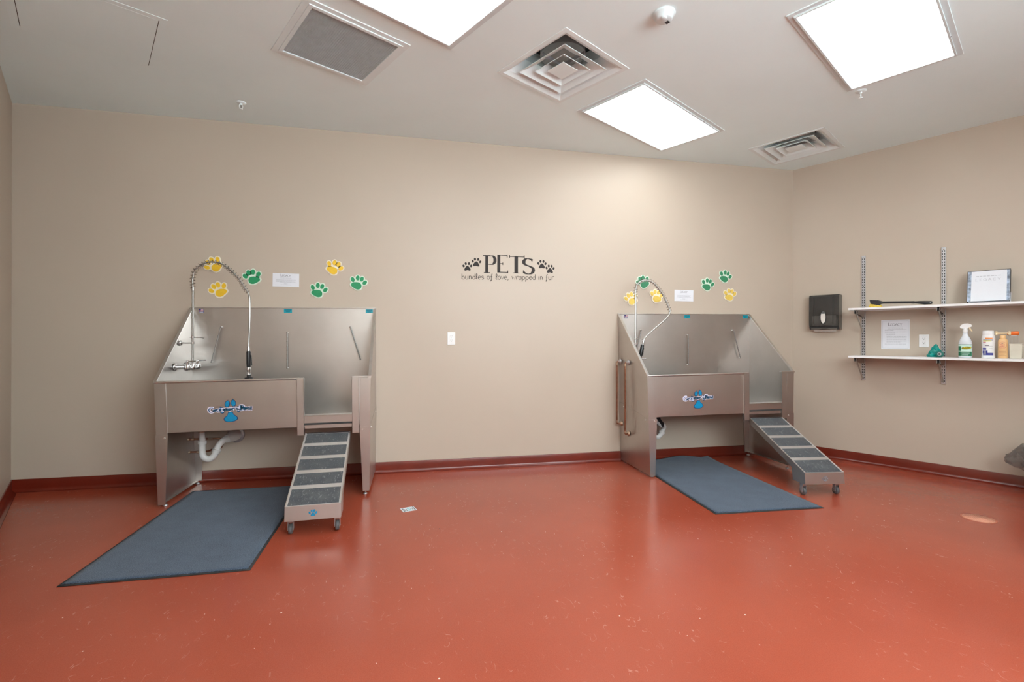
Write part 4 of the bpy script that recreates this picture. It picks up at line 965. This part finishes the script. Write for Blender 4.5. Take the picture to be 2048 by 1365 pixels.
wrap(b, -.0405, -.024, .056, .098, R, RY, 'lab_green', .001); wrap(b, -.0235, -.0215, .016, .112, R, RY, 'lab_mint', .0016)
for k_ in range(3): wrap(b, -.017, .020 + .004 * k_, .022 + .008 * k_, .0245 + .008 * k_, R, RY, 'lab_mint', .0018)
lb = b.build('label', t)
b = MB()
b.prism(ell(.010, .083, .031, .0115, 28, .12), -RY - .0012, -RY - .0026, 'lab_black', 'y'); b.prism(ell(.010, .083, .0295, .0098, 28, .12), -RY - .0026, -RY - .0032, 'lab_yellow', 'y')
write(b, 'OdoBan', .0125, -.0165, .0755, -RY - .0033, 'lab_black', .17, .12, .93, .04, slope=.12); b.build('logo', lb)
# shampoo bottle
t = on_right('shampoo_bottle', 'white shampoo bottle with an orange and navy label on the lower shelf', 'bottle', 1.532, .20, ZLo)
b = MB(); b.lathe([(.037, 0), (.041, .004), (.041, .012), (.0385, .03), (.0380, .075), (.041, .14), (.041, .165), (.038, .185), (.036, .190), (.001, .191)], (0, 0, 0), 'plastic_white', 28, 1, .6); b.build('bottle', t)
b = MB(); b.lathe([(.0345, .190), (.035, .200), (.034, .222), (.032, .226), (.001, .227)], (0, 0, 0), 'plastic_white', 28, 1, .62); b.build('cap', t)
b = MB(); R, RY = .0405, .0243
wrap(b, -.016, .026, .158, .168, R, RY, 'lab_orange', .0012); wrap(b, -.028, .028, .144, .156, R, RY, 'ink_light', .0012); wrap(b, -.028, .020, .138, .146, R, RY, 'lab_yellow', .0016)
wrap(b, -.028, -.012, .128, .134, R, RY, 'magenta', .0012); b.build('label', t); b = MB()
wrap(b, -.030, -.010, .070, .085, .0385, .0232, 'lab_blue', .0012); wrap(b, -.028, .030, .024, .044, .0385, .0232, 'lab_blue', .0012); wrap(b, -.030, -.002, .040, .062, .0385, .0232, 'lab_blue', .0014)
wrap(b, -.020, -.012, .028, .060, .0385, .0232, 'ink_light', .0020)
wrap(b, -.018, .006, .100, .107, .0385, .0232, 'ink', .0012)
for k_ in range(2): wrap(b, .006, .026, .098 - k_ * .020, .100 - k_ * .020, .0385, .0232, 'ink', .0012)
b.build('label', t)
# tan bottle with bone cap
t = on_right('pet_lotion_bottle', 'tan bottle with a bone-shaped pump cap on the lower shelf', 'bottle', 1.617, .205, ZLo)
b = MB(); b.lathe([(.027, 0), (.0295, .003), (.0295, .135), (.027, .150), (.019, .160), (.016, .163), (.001, .164)], (0, 0, 0), 'tan', 26, 1, .8); b.build('bottle', t)
b = MB(); b.lathe([(.0175, .160), (.0185, .165), (.0180, .188), (.010, .191), (.001, .192)], (0, 0, 0), 'tan', 20); cp = b.build('collar', t)
b = MB(); b.tube([(-.034, 0, .204), (.034, 0, .204)], .0065, 'bone', 12)
for x in (-.037, .037):
    for z in (.197, .212): b.sphere((x, 0, z), .0098, 'bone', 12)
b.build('bone_pump', t)
b = MB(); R, RY = .0297, .0238
b.prism(ell(0, .108, .0225, .0270, 28), -RY - .0005, -RY - .0012, 'magenta', 'y'); b.prism(ell(0, .108, .0210, .0255, 28), -RY - .0012, -RY - .0018, 'tan', 'y')
write(b, 'PET', .0125, -.0155, .104, -RY - .002, 'magenta', .2, .14, 1, .1); write(b, 'HEAD', .0095, -.0155, .091, -RY - .002, 'magenta', .2, .14, .88, .08)
b.prism(ell(-.002, .124, .006, .003, 12), -RY - .0018, -RY - .0022, 'violet', 'y')
for k_, (a, c) in enumerate(((-.02, .02), (-.02, .018), None or (-.02, .02), (-.02, .012), (-.02, .02))): wrap(b, a, c, .066 - .011 * k_, .0683 - .011 * k_, R, RY, 'tanink', .0008)
b.build('label', t)
# cup with comb
t = on_right('plastic_cup', 'square frosted beige cup on the lower shelf at the right edge', 'cup', 1.690, .19, ZLo)
b = MB(); b.hexa([(-.034, -.026, 0), (.034, -.026, 0), (.034, .026, 0), (-.034, .026, 0)], [(-.036, -.028, .118), (.036, -.028, .118), (.036, .028, .118), (-.036, .028, .118)], 'beige_box'); b.build('cup_wall', t, .003)
b = MB(); b.box((-.0375, -.0295, .114), (.0375, .0295, .120), 'beige_box'); b.build('rim', t, .002)
t = on_right('undercoat_rake', 'orange-handled metal pin comb standing pins down on the beige cup', 'comb', 1.674, .176, ZLo + .1205)
b = MB(); b.tube([(-.034, 0, .082), (-.030, 0, .082), (.028, 0, .084), (.033, 0, .084)], [.011, .0155, .0165, .011], 'orange', 14); b.build('handle', t)
b = MB(); b.box((-.012, -.004, .062), (.020, .004, .070), 'plastic_white'); b.build('pin_base', t, .001)
b = MB()
for k_ in range(10): b.cyl((-.030 + k_ * .0066, 0, .0), (-.026 + k_ * .0060, 0, .072), .0007, 'galv', 6)
b.build('pins', t)

# ------------------------------------------------------------------ waste bin at the right edge
t = thing('waste_bin', 'waste bin at the right edge, corner of its grey plastic liner poking into view', 'waste bin', rwall(1.915, .30, 0), ROT_R)
b = MB(); b.lathe([(.13, .001), (.135, .006), (.175, .385), (.182, .39), (.182, .40), (.170, .40), (.13, .02), (.001, .015)], (0, 0, 0), 'plum', 32); b.build('bin_body', t)
rs = random.Random(5); b = MB(); nU, nV = 56, 12; vs = []
for j in range(nV + 1):
    f = j / nV
    for i in range(nU):
        a = 2 * pi * i / nU; da = (a - pi + pi) % (2 * pi) - pi            # distance from the -x direction
        bulge = math.exp(-abs(da / .26) ** 1.5)
        r = .186 + .040 * sin(f * pi * .8) + (.088 * f ** 1.5) * bulge + .007 * f * cos(11 * a) + rs.uniform(-.009, .009)
        z = .408 - f * (.150 + .015 * sin(5 * a)) - .050 * f * (1 - bulge) + rs.uniform(-.004, .004) * (j > 0)
        vs.append((r * cos(a) if True else 0, r * sin(a) * (1 - .15 * bulge), z))
b.add(vs, [(j * nU + i, j * nU + (i + 1) % nU, (j + 1) * nU + (i + 1) % nU, (j + 1) * nU + i) for j in range(nV) for i in range(nU)], 'liner', True); b.build('liner', t)
t2 = thing('discarded_wrapper', 'blue violet wrapper showing inside the grey liner at the right edge', 'wrapper', rwall(1.785, .31, .4115), ROT_R)
b = MB(); b.sphere((0.01, 0, .02), .03, 'violet', 10, (1.1, .8, .8)); b.build('film', t2)

# ------------------------------------------------------------------ floor bits
t = thing('paper_label', 'small white paper label with dark bars lying on the red floor', 'label', (-.026, 3.497, 0), rad(17.5))
b = MB(); b.box((-.050, -.042, .0004), (.050, .042, .0012), 'paper'); b.build('slip', t)
b = MB()
for x, w_, z0, z1 in ((-.040, .006, -.036, .036), (-.030, .003, -.030, .030), (-.020, .006, -.030, .012), (.036, .007, -.036, .036), (.024, .005, -.028, .020), (.014, .003, -.02, .026)): b.box((x, z0, .0012), (x + w_, z1, .0016), 'lab_black')
b.box((-.012, -.03, .0012), (.012, -.005, .0015), 'stk_teal'); b.box((-.008, .006, .0012), (.010, .03, .0015), 'stk_teal'); b.build('printing', t)
t = thing('floor_drain', 'round flush drain cover in the red floor at the lower right', 'drain', (3.778, 2.556, 0), 0)
b = MB(); b.lathe([(.094, .0002), (.094, .0012), (.086, .0018), (.001, .0018)], (0, 0, 0), 'drain_hole', 40); b.build('rim', t)
b = MB(); b.lathe([(.083, .0018), (.083, .0028), (.001, .0030)], (0, 0, 0), 'drain', 40); cvv = b.build('cover', t)
b = MB()
for i in range(-5, 6):
    for j in range(-5, 6):
        if i * i + j * j < 27: b.box((i * .0145 - .003, j * .0145 - .003, .0029), (i * .0145 + .003, j * .0145 + .003, .0032), 'drain_hole')
tag(b.build('perforations', cvv), kind='stuff')
